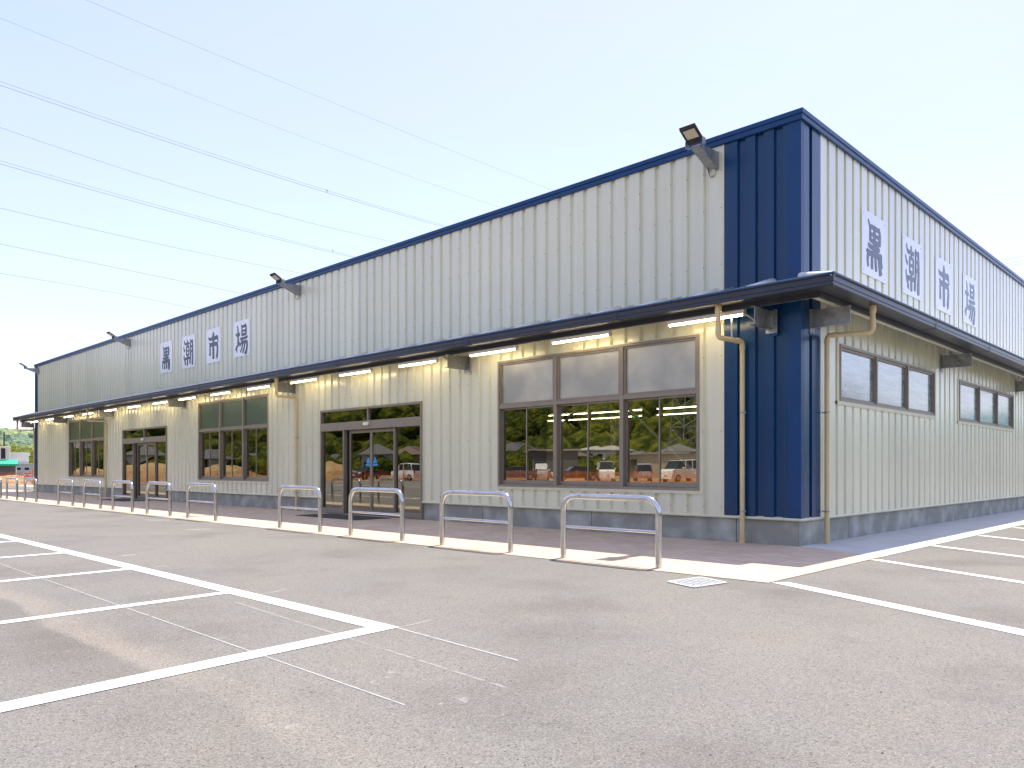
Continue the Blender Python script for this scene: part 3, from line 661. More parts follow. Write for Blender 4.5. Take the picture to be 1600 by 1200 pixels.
# galvanised outriggers
def bracket(T, u, strut=1):
    b = MB(T); w = .005
    b.box(u - w, u + w, .05, .60, 3.27, 3.53); b.box(u - .075, u - w, .05, .62, 3.262, 3.270); b.box(u - .075, u - w, .05, .60, 3.53, 3.537)
    b.box(u - .09, u + .09, .05, .062, 3.2, 3.55); b.box(u + w, u + w + .05, .08, .088, 3.28, 3.52)
    br = b.build('canopy_bracket', 'galv', can)
    if strut:
        b = MB(T); b.tube([(u - .03, .25, 3.29), (u - .38 if T is FRONT else u - .05, .46, 3.60)], .022, 4); b.build('strut', 'galv', br)
    b = MB(T); b.box(u - .10, u + .10, .0, .058, 3.16, 3.20); b.build('bracket_cover', 'navy' if u > -1 or u < -39 else 'cream_trim', br)
for u in (-0.40, -7.22, -14.35, -21.55, -28.47, -34.5, -39.9): bracket(FRONT, u)
def bracketS(u):
    T = SIDE; w = .005; b = MB(T)
    b.box(u - w, u + w, .05, .62, 3.27, 3.53); b.box(u - .07, u - w, .05, .64, 3.262, 3.270); b.box(u - w, u + .06, .05, .62, 3.53, 3.537)
    b.box(u - .09, u + .09, .05, .062, 3.2, 3.55)
    br = b.build('canopy_bracket', 'galv', can)
    if u > 1: b = MB(T); b.tube([(u - .04, .42, 3.29), (u - .06, .22, 3.60)], .022, 4); b.build('strut', 'galv', br)
    b = MB(T); b.box(u - .10, u + .10, .0, .058, 3.16, 3.20); b.build('bracket_cover', 'navy' if u < 1 else 'cream_trim', br)
for u in (0.33, 6.8, 13.6, 20.4): bracketS(u)
# second canopy piece beyond the far end
sweep = MB(); sweep.prism([(-40.9, 3.95), (-39.7, 4.75), (-39.7, 4.55), (-40.9, 3.80)], 0.4, 9, 'n'); sweep.build('end_canopy', 'gutter_paint', store)

# ---- downspouts
def downspout(T, u_top, u_wall, n_top=.70, zt=3.60, zb=3.12, nw=.12, sc=1):
    b = MB(T); r = .038
    p = bend([(u_top, n_top, zt), (u_top, n_top, zb), (u_wall, nw, zb - .0), (u_wall, nw, .0)], .07)
    b.tube(p, r, 16)
    b.tube([(u_top, n_top, zt), (u_top, n_top, zt - .09)], .05, 16); b.tube([(u_top, n_top, zt - .09), (u_top, n_top, zt - .12)], [.05, .04], 16)
    b.tube([(u_top, n_top, zb + .16), (u_top, n_top, zb + .05)], .043, 16)
    b.tube([(u_wall, nw, zb - .07), (u_wall, nw, zb - .12)], .043, 16)
    d = Vector((u_wall - u_top, nw - n_top, 0)).normalized()
    q = Vector((u_wall, nw, zb)); b.tube([q - d * .16, q - d * .08], .043, 16)
    b.tube([(u_wall, nw, 0.0), (u_wall, nw, .09)], .045, 16)
    ds = b.build('downspout', 'pvc', store)
    b = MB(T)
    for z in (.5, 2.02):
        b.tube([(u_wall, nw, z - .012), (u_wall, nw, z + .012)], .0415, 16); b.box(u_wall - .005, u_wall + .005, .02, nw - .03, z - .01, z + .01)
        b.box(u_wall + .036, u_wall + .06, nw - .01, nw + .01, z - .014, z + .014, .003)
    b.build('pipe_clamp', 'galv', ds)
    b = MB(T); h = Vector((u_top, n_top, zb)).lerp(Vector((u_wall, nw, zb)), .55)
    b.box(h.x - .014, h.x + .014, h.y - .003, h.y + .003, zb + .03, 3.56); b.build('pipe_hanger', 'galv', ds)
for ut, uw in ((-.93, -.845), (-14.11, -14.09), (-29.46, -29.15), (-40.2, -39.55)): downspout(FRONT, ut, uw)
downspout(SIDE, .93, .72, .72, zb=3.2)

# ------------------------------------------------------------------ character panels
def T_(pts, w0, w1=None): return (pts, w0, w1 if w1 is not None else w0)
KURO = [T_([(.14, 1.0), (.22, .90), (.26, .80), (.27, .57)], .05, .13), T_([(.20, .86), (.45, .89), (.76, .87)], .09), T_([(.72, .93), (.80, .80), (.77, .57)], .10, .15),
        T_([(.27, .735), (.76, .735)], .075), T_([(.27, .60), (.78, .60)], .09), T_([(.50, .87), (.50, .36)], .14), T_([(.16, .53), (.26, .475), (.80, .49)], .08, .11),
        T_([(.08, .40), (.16, .345), (.5, .35), (.93, .36)], .09, .13), T_([(.17, .34), (.12, .20), (.16, .05)], .11, .08), T_([(.36, .33), (.36, .03)], .11, .12),
        T_([(.54, .33), (.60, .02)], .10, .12), T_([(.74, .34), (.86, -.02)], .12, .16), T_([(.86, .36), (.93, .14)], .09, .07)]
SHIO = [T_([(.08, 1.0), (.13, .88), (.24, .82)], .06, .11), T_([(.02, .74), (.07, .62), (.18, .56)], .06, .10), T_([(.05, .42), (.09, .25), (.20, .10), (.18, .02)], .06, .13), T_([(.10, .24), (.26, .28)], .08),
        T_([(.40, 1.0), (.42, .86), (.42, .74)], .07, .10), T_([(.24, .84), (.62, .84)], .09), T_([(.31, .74), (.31, .38)], .09), T_([(.56, .74), (.56, .38)], .09),
        T_([(.28, .72), (.58, .72)], .07), T_([(.28, .56), (.58, .56)], .06), T_([(.28, .40), (.58, .40)], .07), T_([(.20, .25), (.64, .27)], .10), T_([(.43, .38), (.42, -.02)], .10, .11),
        T_([(.72, .98), (.73, .45), (.66, .02)], .08, .12), T_([(.70, .90), (.93, .89)], .09), T_([(.92, .96), (.94, .50), (.92, -.04)], .09, .14), T_([(.72, .70), (.93, .70)], .07), T_([(.72, .51), (.93, .51)], .07)]
ICHI = [T_([(.50, 1.03), (.50, .93), (.50, .80)], .05, .24), T_([(.07, .86), (.14, .78), (.5, .775), (.88, .79)], .07, .16), T_([(.86, .84), (.95, .60)], .12, .05),
        T_([(.14, .66), (.19, .50), (.19, .14)], .05, .15), T_([(.18, .545), (.5, .56), (.84, .55)], .13, .15), T_([(.80, .62), (.88, .42), (.84, .10), (.78, .05)], .12, .16), T_([(.50, .80), (.50, .30), (.52, .0)], .16, .17)]
BA = [T_([(.13, 1.0), (.20, .82), (.21, .30)], .05, .14), T_([(.02, .72), (.12, .655), (.36, .68)], .07, .12), T_([(.03, .12), (.09, .22), (.36, .38)], .13, .08), T_([(.08, .22), (.10, .05)], .12, .06),
      T_([(.46, 1.0), (.52, .88), (.52, .60)], .05, .11), T_([(.78, 1.0), (.86, .86), (.83, .60)], .08, .13), T_([(.50, .92), (.82, .93)], .09), T_([(.52, .77), (.84, .77)], .065), T_([(.52, .635), (.84, .635)], .09),
      T_([(.38, .50), (.70, .50), (.98, .53)], .08, .10), T_([(.56, .52), (.48, .36), (.34, .26)], .09, .07), T_([(.46, .36), (.92, .375)], .10), T_([(.92, .40), (.94, .22), (.86, -.02), (.76, .0)], .12, .12),
      T_([(.60, .36), (.52, .16), (.40, .03)], .09, .07), T_([(.77, .36), (.70, .14), (.58, -.02)], .09, .08)]
def catmull(P, n=6):
    if len(P) == 2: P = [P[0], tuple((a + b) / 2 for a, b in zip(*P)), P[1]]
    Q = [P[0]] + list(P) + [P[-1]]; out = []
    for i in range(1, len(Q) - 2):
        for k_ in range(n):
            t = k_ / n; p0, p1, p2, p3 = [Vector((*q, 0)) for q in Q[i - 1:i + 3]]
            out.append(0.5 * ((2 * p1) + (p2 - p0) * t + (2 * p0 - 5 * p1 + 4 * p2 - p3) * t * t + (3 * p1 - p0 - 3 * p2 + p3) * t ** 3))
    out.append(Vector((*P[-1], 0))); return out
def glyph(T, strokes, u0, u1, z0, z1, n, parent):
    b = MB(T); W_, H = u1 - u0, z1 - z0; rnd = random.Random(int(u0 * 100))
    for si, (pts, w0, w1) in enumerate(strokes):
        C = catmull(pts); nn = len(C); left, right = [], []
        for i, p in enumerate(C):
            t = i / (nn - 1); d = (C[min(i + 1, nn - 1)] - C[max(i - 1, 0)]); d.normalize(); q = Vector((-d.y, d.x, 0))
            w = (w0 + (w1 - w0) * t) / 2 * 1.10
            if i in (0, nn - 1): w *= .55
            w *= 1 + rnd.uniform(-.07, .07)
            left.append(p + q * w); right.append(p - q * w)
        k_ = len(left); top = n + .0015 + si * .00025
        vs = [(u0 + p.x * W_, top, z0 + p.y * H) for p in left + right] + [(u0 + p.x * W_, n, z0 + p.y * H) for p in left + right]
        fs = []
        for i in range(k_ - 1):
            fs.append((i, i + 1, k_ + i + 1, k_ + i)); fs.append((i, i + 1, 2 * k_ + i + 1, 2 * k_ + i)); fs.append((k_ + i, k_ + i + 1, 3 * k_ + i + 1, 3 * k_ + i))
        fs += [(0, k_, 3 * k_, 2 * k_), (k_ - 1, 2 * k_ - 1, 4 * k_ - 1, 3 * k_ - 1)]
        b.add(vs, fs)
    return b.build('character', 'sign_ink', parent, fix=False)
def sign(T, u0, w, z0, h, strokes, label, group):
    b = MB(T); b.box(u0, u0 + w, .055, .062, z0, z0 + h, .001); p = b.build('sign_panel', 'sign_white'); tag(p, label, 'sign', group)
    glyph(T, strokes, u0 + w * .13, u0 + w * .87, z0 + h * .10, z0 + h * .88, .0625, p)
    b = MB(T)
    for a in (.06, .94):
        for c in (.06, .94): b.tube([(u0 + w * a, .062, z0 + h * c), (u0 + w * a, .066, z0 + h * c)], .010, 8)
    b.build('sign_screw', 'galv', p)
CH = [(KURO, '黒'), (SHIO, '潮'), (ICHI, '市'), (BA, '場')]
lab = ['first white panel of the front wall sign, bearing the dark brush character 黒', 'second white panel of the front wall sign, bearing the dark brush character 潮',
       'third white panel of the front wall sign, bearing the dark brush character 市', 'last white panel of the front wall sign, bearing the dark brush character 場']
for i, u in enumerate((-23.65, -21.77, -19.86, -17.92)): sign(FRONT, u, 1.06, 4.585, 1.10, CH[i][0], lab[i], 'character panels on the front wall')
for i, (u, w) in enumerate(((2.32, 1.15), (4.35, 1.12), (6.38, 1.12), (8.39, 1.15))):
    sign(SIDE, u, w, 4.47, 1.10, CH[i][0], lab[i].replace('front wall', 'right-hand side wall').replace('dark', 'blue-grey'), 'character panels on the side wall')

# ------------------------------------------------------------------ strip lights under the eave
def strip_light():
    e = empty('strip_light')
    b = MB(FRONT); b.box(0, 1.34, .40, .49, 3.475, 3.56, .004); b.box(0, 1.34, .43, .46, 3.56, 3.60); b.build('housing', 'white_enamel', e)
    b = MB(FRONT); b.tube([(.03, .445, 3.462), (1.31, .445, 3.462)], .019, 10); b.build('tube', 'tube_lit', e)
    for x in (0, 1.31): b = MB(FRONT); b.box(x, x + .03, .42, .47, 3.44, 3.475); b.build('end_cap', 'white_enamel', e)
    return e
sl = strip_light()
LX = [-1.97, -4.47, -6.70, -9.07, -11.45, -13.81, -16.24, -18.63, -21.05, -23.3, -25.75, -28.2, -30.9, -33.45, -36.2, -38.8]
near = ['beside the navy corner, its end behind the downspout top', 'above the right half of the near window', 'over the left end of the near window, by the bracket', 'between the near window and the near door',
        'over the right half of the near door', 'left of the near door, right of the middle bracket', 'above the right end of the middle window, by the downspout', 'above the middle of the middle window',
        'over the left end of the middle window', 'between the far bracket pair and the middle window', 'over the far door, right side', 'over the far door, left side',
        'right of the far window, beside the downspout', 'above the far window', 'left of the far window', 'at the far left end of the eave']
for i, x in enumerate(LX):
    o = sl if i == 0 else copy_tree(sl); o.location = (x, 0, 0)
    tag(o, f"{ORD[i]} white strip light under the front eave counting from the near corner, {near[i]}"[:200], 'strip light', 'strip lights under the front eave')
for i, x in enumerate(LX): pass
ShortL = ['strip light under the eave beside the navy corner, half hidden by the downspout', 'strip light under the eave above the right half of the near window', 'strip light under the eave over the left end of the near window',
          'strip light under the eave between near window and near sliding door', 'strip light under the eave over the near sliding door', 'strip light under the eave between near door and mid-wall downspout',
          'strip light under the eave over the right end of the middle window', 'strip light under the eave above the centre of the middle window', 'strip light under the eave at the left end of the middle window',
          'tenth strip light under the eave from the near corner, right of the far door', 'eleventh strip light under the eave from the near corner', 'twelfth strip light under the eave, over the left side of the far door',
          'thirteenth strip light under the eave, beside the far window downspout', 'fourteenth strip light under the eave, above the far window', 'fifteenth strip light under the eave, just left of the far window', 'leftmost strip light under the eave, at the far end of the building']
for o in [q for q in S.objects if q.name.startswith('strip_light')]:
    i = min(range(16), key=lambda k_: abs(LX[k_] - o.location.x)); o['label'] = ShortL[i]

# ------------------------------------------------------------------ floodlights near the roof edge
def floodlight():
    e = empty('floodlight')
    b = MB(FRONT)       # folded galvanised arm: two triangular cheeks, a web and a wall plate
    for u in (-.08, .08): b.prism([(.06, 6.19), (.06, 5.92), (.60, 6.12), (.60, 6.16)], u - .003, u + .003, 'u')
    b.add([(-.08, .06, 5.92), (.08, .06, 5.92), (.08, .60, 6.12), (-.08, .60, 6.12), (-.08, .06, 5.924), (.08, .06, 5.924), (.08, .60, 6.124), (-.08, .60, 6.124)], [(0, 1, 2, 3), (4, 5, 6, 7), (0, 1, 5, 4), (1, 2, 6, 5), (2, 3, 7, 6), (3, 0, 4, 7)])
    b.box(-.09, .09, .052, .062, 5.90, 6.20, .002)
    b.build('arm', 'galv', e)
    b = MB(FRONT); b.tube([(-.075, .60, 6.15), (.075, .60, 6.15)], .018, 8)
    for u in (-.15, .15): b.box(u - .004, u + .004, .57, .66, 6.13, 6.24)
    b.box(-.15, .15, .57, .61, 6.135, 6.145); b.build('yoke', 'galv', e)
    a = radians(30); c, s_ = cos(a), sin(a)
    def H(u, l, t): n = .60 + l * c - t * s_ * -1; z = 6.20 + l * s_ - t * c * -1; return (u, -(n), z)      # l along the head, t upward off the face
    b = MB(H); b.box(-.14, .14, -.02, .28, .0, .05, .006)
    for k_ in range(9): b.box(-.12 + k_ * .03 - .002, -.12 + k_ * .03 + .002, .03, .24, .05, .075)
    b.build('lamp_head', 'lamp_black', e)
    b = MB(H); b.box(-.10, .10, .09, .25, -.003, .0); b.build('lens', 'lamp_face', e)
    b = MB(FRONT); b.box(-.035, .035, .05, .085, 5.83, 5.95, .006); b.build('junction_box', 'cream_trim', e)
    b = MB(FRONT); b.tube(bend([(-.05, .16, 6.02), (-.05, .13, 5.86), (-.02, .10, 5.79), (.02, .07, 5.84)], .05), .006, 6); b.build('cable', 'cable_black', e)
    return e
fo = floodlight()
FL = ['black floodlight on a galvanised arm beside the near navy corner', 'black floodlight near the roof edge right of the sign characters', 'black floodlight near the roof edge left of the sign characters', 'black floodlight at the far left end of the roof edge']
for i, x in enumerate((-1.37, -14.06, -26.65, -39.04)):
    o = fo if i == 0 else copy_tree(fo); o.location = (x, 0, 0); tag(o, FL[i], 'floodlight', 'floodlights along the roof edge')

# ------------------------------------------------------------------ stainless hoops
HY = -3.53
def hoop():
    e = empty('hoop_barrier'); w = 1.45
    b = MB(); b.tube(bend([(0, 0, 0.0), (0, 0, .80), (w, 0, .80), (w, 0, 0.0)], .21, 12), .038, 20); b.build('hoop', 'stainless', e)
    b = MB(); b.tube([(.03, 0, .41), (w - .03, 0, .41)], .019, 14); b.build('crossbar', 'stainless', e)
    b = MB(); b.box(.26, .31, -.0375, -.036, .805, .815); b.build('maker_sticker', 'sticker_blue', e)
    return e
hp = hoop()
HX = [-1.555, -3.96, -6.385, -8.81, -13.06, -15.53, -18.0, -20.45, -22.97, -26.93, -29.45, -31.8]
HL = ['nearest stainless hoop barrier, standing left of the drain grate', 'stainless hoop barrier below the left end of the near window', 'stainless hoop barrier in front of the right half of the near sliding door',
      'stainless hoop barrier between the near sliding door and the mid-wall downspout', 'stainless hoop barrier before the middle window, beside a wide gap in the row', 'stainless hoop barrier at the right edge of the far sliding door',
      'stainless hoop barrier at the left edge of the far sliding door', 'stainless hoop barrier below the right end of the far window', 'stainless hoop barrier below the left end of the far window, right of the wide gap',
      'stainless hoop barrier in front of the far corner, red and white sign behind', 'stainless hoop barrier just beyond the far corner, in front of orange fence', 'leftmost stainless hoop barrier, cut by the left edge of the photo']
for i, x in enumerate(HX):
    o = hp if i == 0 else copy_tree(hp); o.location = (x, HY, 0.006)
    tag(o, HL[i], 'hoop barrier', 'steel hoops along the walkway edge')

# ------------------------------------------------------------------ drain grate, door mats
e = empty('drain_grate', (0, 0, 0)); tag(e, 'pale steel drain grate set in the asphalt at the walkway corner', 'drain grate')
q = [(0.60, -4.42), (0.98, -4.56), (1.05, -4.06), (0.67, -3.90)]
def bil(a, c): 
    p = [Vector(t) for t in q]; return p[0].lerp(p[1], a).lerp(p[3].lerp(p[2], a), c)
def bar(b, a0, c0, a1, c1, w, z0, z1):
    p, r = bil(a0, c0), bil(a1, c1); d = (r - p).normalized(); n = Vector((-d.y, d.x)) * w / 2
    P4 = [p - n, p + n, r + n, r - n]; b.prism([tuple(t) for t in P4], z0, z1, 'z')
b = MB(); b.add([(*bil(a, c), .003) for a, c in ((0, 0), (1, 0), (1, 1), (0, 1))], [(0, 1, 2, 3)]); b.build('pit', 'seal', e)
b = MB()
for a0, c0, a1, c1 in ((0, 0, 1, 0), (0, 1, 1, 1)): bar(b, a0, c0, a1, c1, .03, .004, .012)
for a0, c0, a1, c1 in ((0, 0, 0, 1), (1, 0, 1, 1)): bar(b, a0, c0, a1, c1, .03, .004, .0125)
b.build('frame', 'grate_steel', e)
b = MB()
for k_ in range(1, 9): bar(b, k_ / 9, 0, k_ / 9, 1, .012, .004, .010)
for k_ in range(1, 7): bar(b, 0, k_ / 7, 1, k_ / 7, .014, .004, .0105)
b.build('bars', 'grate_steel', e)
for (x0, x1), l in (((-12.2, -9.6), 'dark rubber mat lying before the near sliding door'), ((-26.6, -24.0), 'dark rubber mat lying before the far sliding door')):
    b = MB(); b.box(x0, x1, -1.25, -.25, .008, .018, .003); tag(b.build('door_mat', 'mat_rubber'), l, 'door mat')

# loose grit on the asphalt
rg = random.Random(11); b = MB()
for _ in range(160):
    d_ = 2.2 + 10 * rg.random() ** 1.5; px = rg.uniform(-50, 1650); a = dr(px); x, y = CAM[0] + a[0] * d_, CAM[1] + a[1] * d_
    if y > PE - .1 and x < 1.45: continue
    q_ = rg.uniform(.002, .0065); b.add([(x - q_, y, .0), (x, y - q_ * .8, 0), (x + q_, y + .2 * q_, 0), (x, y + q_, 0), (x + .1 * q_, y, q_ * .9)], [(0, 1, 4), (1, 2, 4), (2, 3, 4), (3, 0, 4)])
tag(b.build('grit', 'grit'), 'loose dark grit scattered over the asphalt', 'grit', kind='stuff')
# ------------------------------------------------------------------ lights and fittings inside
def inner_light():
    b = MB(); b.box(0, 1.26, -.02, .02, 3.19, 3.218)
    return b.build('ceiling_light', 'tube_in')
il = inner_light(); first = True
for y, x0, n_ in ((11.2, -16.8, 11), (13.7, -19.5, 12), (5.5, -18.4, 5)):
    for k_ in range(n_):
        o = il if first else il.copy()
        if not first: S.collection.objects.link(o)
        first = False; o.location = (x0 + k_ * 1.27, y, 0)
        if y > 5.6: tag(o, 'lit ceiling tube in the %s of two straight rows behind the near window' % ('upper' if y < 12 else 'lower'), 'ceiling light', 'lit tubes of the %s row behind the near window' % ('upper' if y < 12 else 'lower'))
        else: tag(o, 'lit white ceiling tube in the single row seen through the transom of the near door', 'ceiling light', 'lit tubes behind the near door transom')
b = MB(); b.box(-9.85, -9.6, 9.6, 9.63, 2.72, 2.98); ex = b.build('exit_sign', 'paper'); tag(ex, 'small green and white exit sign hanging inside behind the near window', 'exit sign')
b = MB(); b.prism([(-9.82, 2.85), (-9.75, 2.92), (-9.75, 2.87), (-9.66, 2.87), (-9.66, 2.83), (-9.75, 2.83), (-9.75, 2.78)], 9.59, 9.598, 'n'); b.build('arrow', 'exit_green', ex)
b = MB()
e = empty('shop_shelf', (-10, 12, 0)); 
b.box(-4.5, 4.5, 4.6, 4.9, .03, 1.5); 
for z in (.3, .7, 1.1, 1.45): b.box(-4.5, 4.5, 4.3, 4.6, z, z + .03)
b.build('shelving', 'shelf', e); tag(e, 'dark empty shelving run deep inside the shop behind the near window', 'shelving')

# ------------------------------------------------------------------ hills and woods
def ico(sub):
    bm = bmesh.new(); bmesh.ops.create_icosphere(bm, subdivisions=sub, radius=1); v = np.array([x.co[:] for x in bm.verts]); f = np.array([[l.index for l in x.verts] for x in bm.faces]); bm.free(); return v, f
def crowns(name, places, sub, m, rmin, rmax, amp=.28):
    rs = np.random.RandomState(3); base, fc = ico(sub); var = []
    for k_ in range(8):
        v = base.copy(); o = Vector((k_ * 7.3, 1.7, 3.1))
        d = np.array([1 + amp * (noise.noise(Vector(p) * 1.6 + o) + .8 * noise.noise(Vector(p) * 3.7 + o)) * 1.4 for p in v]); var.append(v * d[:, None])
    VS, FS = [], []; off = 0
    for (x, y, z) in places:
        v = var[rs.randint(8)]; r = rs.uniform(rmin, rmax); a = rs.uniform(0, 6.28); c, s_ = math.cos(a), math.sin(a)
        w = np.stack([v[:, 0] * c - v[:, 1] * s_, v[:, 0] * s_ + v[:, 1] * c, v[:, 2] * rs.uniform(.75, 1.25)], 1) * r + np.array([x, y, z + r * .45])
        VS.append(w); FS.append(fc + off); off += len(v)
    V, F_ = np.concatenate(VS), np.concatenate(FS)
    me = bpy.data.meshes.new(name); me.vertices.add(len(V)); me.vertices.foreach_set('co', V.ravel()); me.loops.add(F_.size); me.loops.foreach_set('vertex_index', F_.ravel())
    me.polygons.add(len(F_)); me.polygons.foreach_set('loop_start', np.arange(0, F_.size, 3)); me.polygons.foreach_set('use_smooth', np.ones(len(F_), bool)); me.update(); me.validate()
    me.materials.append(M[m]); o = bpy.data.objects.new(name, me); S.collection.objects.link(o); return o
def ring_h(az, r):      # height of the wooded ridge around the site
    t = min(1, max(0, (r - 150) / 90.)); base = t * t * (3 - 2 * t)
    k_ = 30 + 9 * noise.noise(Vector((az * 3, 1.3, 0))) + 5 * noise.noise(Vector((az * 9, 4.1, r * .01)))
    return base * k_ * (0.72 + .28 * min(1, (r - 150) / 260))
HS = [((225, 120), 11, 8, 4.2, 2.2, 'render_white', 'tile_roof', 'white house with grey tiled roof mirrored in the far sliding door'),
      ((120, 110), 9, 7, 5.4, 2.0, 'render_white', 'tile_roof', 'white two-storey house mirrored at the left of the far window'),
      ((150, 125), 9, 7, 3.2, 2.0, 'render_grey', 'tile_roof', 'grey house mirrored in the middle of the far window'),
      ((340, 125), 10, 8, 3.6, 2.2, 'render_grey', 'tile_roof', 'low grey house mirrored in the middle window'),
      ((395, 140), 12, 8, 3.4, 1.8, 'render_beige', 'tile_roof', 'beige low house mirrored at the right of the middle window'),
      ((525, 130), 8, 7, 3.2, 2.0, 'render_grey', 'tile_roof', 'small grey house mirrored in the left sidelight of the near door'),
      ((590, 118), 12, 8, 4.6, 2.4, 'render_grey', 'tile_roof', 'grey house with broad tiled roof mirrored in the near sliding door'),
      ((645, 140), 12, 9, 4.6, 2.4, 'render_beige', 'tile_roof_brown', 'brown-roofed house mirrored in the right sidelight of the near door'),
      ((810, 150), 10, 8, 5.4, 2.4, 'render_grey', 'tile_roof', 'two-storey house mirrored at the left of the near window'),
      ((880, 160), 10, 8, 4.2, 1.8, 'render_beige', 'tile_roof_brown', 'beige house mirrored near the centre of the near window'),
      ((945, 165), 12, 9, 5.6, 1.2, 'render_white', 'render_grey', 'white box-like house mirrored in the middle of the near window'),
      ((1000, 140), 12, 8, 3.8, 2.2, 'render_grey', 'tile_roof', 'grey house with wide roof mirrored right of centre in the near window'),
      ((1060, 150), 13, 9, 5.0, 2.0, 'render_beige', 'tile_roof', 'beige house below the pylon mirrored in the near window')]
HP = []
for i, row in enumerate(HS):      # each stands on the foot of the ridge
    a = dr(row[0][0]); t = (152 + 7 * (i % 3)) / math.hypot(*a) ; p = MF(row[0][0], t); HP.append((p[0], p[1], ring_h(math.atan2(p[1], p[0]), max(150.1, math.hypot(p[0], p[1]))) - .6))
az0, az1 = radians(-186), radians(75)     # from west-south-west round through south to east-north-east
grid = []; nr, na = 22, 150
for i in range(na + 1):
    az = az0 + (az1 - az0) * i / na
    for j in range(nr + 1):
        r = 150 + 300 * j / nr; z = ring_h(az, r); edge = min(1, min(i, na - i) / 5); grid.append((r * cos(az), r * sin(az), z * edge - .3))
b = MB(); b.add(grid, [(i * (nr + 1) + j, (i + 1) * (nr + 1) + j, (i + 1) * (nr + 1) + j + 1, i * (nr + 1) + j + 1) for i in range(na) for j in range(nr)], True)
struct(b.build('wooded_hill', 'foliage', fix=False))
rs = random.Random(5); pl = []
while len(pl) < 4200:
    az = rs.uniform(az0 + .05, az1 - .05); r = 152 + 170 * rs.random() ** 1.3
    e_ = min(1, min(az - az0, az1 - az) / (5 * (az1 - az0) / na))
    q_ = (r * cos(az), r * sin(az))
    if any((q_[0] - p[0]) ** 2 + (q_[1] - p[1]) ** 2 < 64 for p in HP): continue
    pl.append((*q_, ring_h(az, r) * e_ - .5))
for _ in range(800):
    az = rs.uniform(az0 + .05, az1 - .05); r = rs.uniform(139, 149); pl.append((r * cos(az), r * sin(az), -1.2 - rs.random() * 2.2))
tag(crowns('woodland', pl, 1, 'foliage', 2.6, 5.2), 'dense green woodland covering the hillside mirrored in the windows', 'woodland', kind='stuff')
# far hill, seen past the left end
def far_h(s_, d): return 26 * (0.5 + .5 * cos(max(-pi, min(pi, (s_ + 60) / 700)))) * min(1, max(0, (d - 420) / 260)) * (1 + .12 * noise.noise(Vector((s_ * .01, d * .01, 2))))
a = dr(30); ax = Vector((a[0], a[1])).normalized(); bx = Vector((-ax.y, ax.x)); Cx = Vector(CAM[:2])
gr = []; NS, ND = 60, 16
for i in range(NS + 1):
    s_ = -750 + 1500 * i / NS
    for j in range(ND + 1):
        d = 420 + 600 * j / ND; p = Cx + ax * d + bx * s_; gr.append((p.x, p.y, far_h(s_, d) - .5))
b = MB(); b.add(gr, [(i * (ND + 1) + j, (i + 1) * (ND + 1) + j, (i + 1) * (ND + 1) + j + 1, i * (ND + 1) + j + 1) for i in range(NS) for j in range(ND)], True)
struct(b.build('far_hill', 'foliage_hazed', fix=False))
pl = []
for _ in range(1500):
    s_ = rs.uniform(-130, 130); d = rs.uniform(430, 800); p = Cx + ax * d + bx * s_; pl.append((p.x, p.y, far_h(s_, d) - 1))
tag(crowns('far_woodland', pl, 2, 'foliage_hazed', 2.5, 5), 'hazy green woodland on the low hill behind the left end of the building', 'woodland', kind='stuff')

# ------------------------------------------------------------------ trees beyond the left end
def tree(x, y, h, w, m, label, seed):
    r = random.Random(seed); e = empty('tree', (x, y, 0)); tag(e, label, 'tree', 'yellow-green trees beyond the far end')
    b = MB(); b.tube([(0, 0, 0), (.1, .05, h * .3), (-.05, .1, h * .6)], [.16, .12, .06], 7)
    for k_ in range(6):
        a = k_ * 1.05 + r.random(); z = h * (.28 + .06 * k_); b.tube([(0, 0, z), (cos(a) * w * .3, sin(a) * w * .3, z + h * .2)], [.06, .02], 5)
    b.build('trunk', 'bark', e)
    b = MB(); lumps = [(r.gauss(0, w * .24), r.gauss(0, w * .24), h * r.uniform(.38, .9), r.uniform(.5, 1.0) * w * .27) for _ in range(16)]
    for _ in range(1900):
        lx, ly, lz, lr = r.choice(lumps); v = Vector((r.gauss(0, 1), r.gauss(0, 1), r.gauss(0, 1))).normalized() * lr * r.uniform(.55, 1.08)
        c = Vector((lx, ly, lz)) + v; s_ = r.uniform(.07, .17); t1 = Vector((r.gauss(0, 1), r.gauss(0, 1), r.gauss(0, 1))).normalized(); t2 = t1.cross(v.normalized() + Vector((.01, .02, .03))).normalized()
        b.add([tuple(c - t1 * s_), tuple(c + t2 * s_ * .6), tuple(c + t1 * s_), tuple(c - t2 * s_ * .6)], [(0, 1, 2, 3)])
    b.build('crown', m, e, fix=False)
TL = ['yellow-green tree behind the utility pole at the left edge', 'rounded yellow-green tree behind the white flat-roofed building', 'loose leafy tree left of the white flat-roofed building', 'yellow-green tree just left of the far downspout', 'dark-hearted bush behind the grey site hut', 'low leafy tree between hut and green awning', 'tall yellow-green tree beside the far corner of the store']
for i, (px, t, py, w) in enumerate(((4, 140, 690, 4.2), (24, 150, 702, 4.0), (14, 128, 694, 3.6), (44, 138, 700, 4.4), (36, 132, 714, 3.2), (25, 126, 716, 3.2), (56, 150, 696, 4.6))):
    p = AT(px, t, py); tree(p[0], p[1], p[2], w, 'foliage_light', TL[i], 20 + i)

# ------------------------------------------------------------------ small things beyond the left end
def place(px, t, name, label, cat, group=None, face=None):
    p = AT(px, t); e = empty(name, (p[0], p[1], 0), face if face is not None else radians(90 - 13)); tag(e, label, cat, group); return e
FA = math.atan2(-dr(30)[0], dr(30)[1])       # local x runs to the right across the view
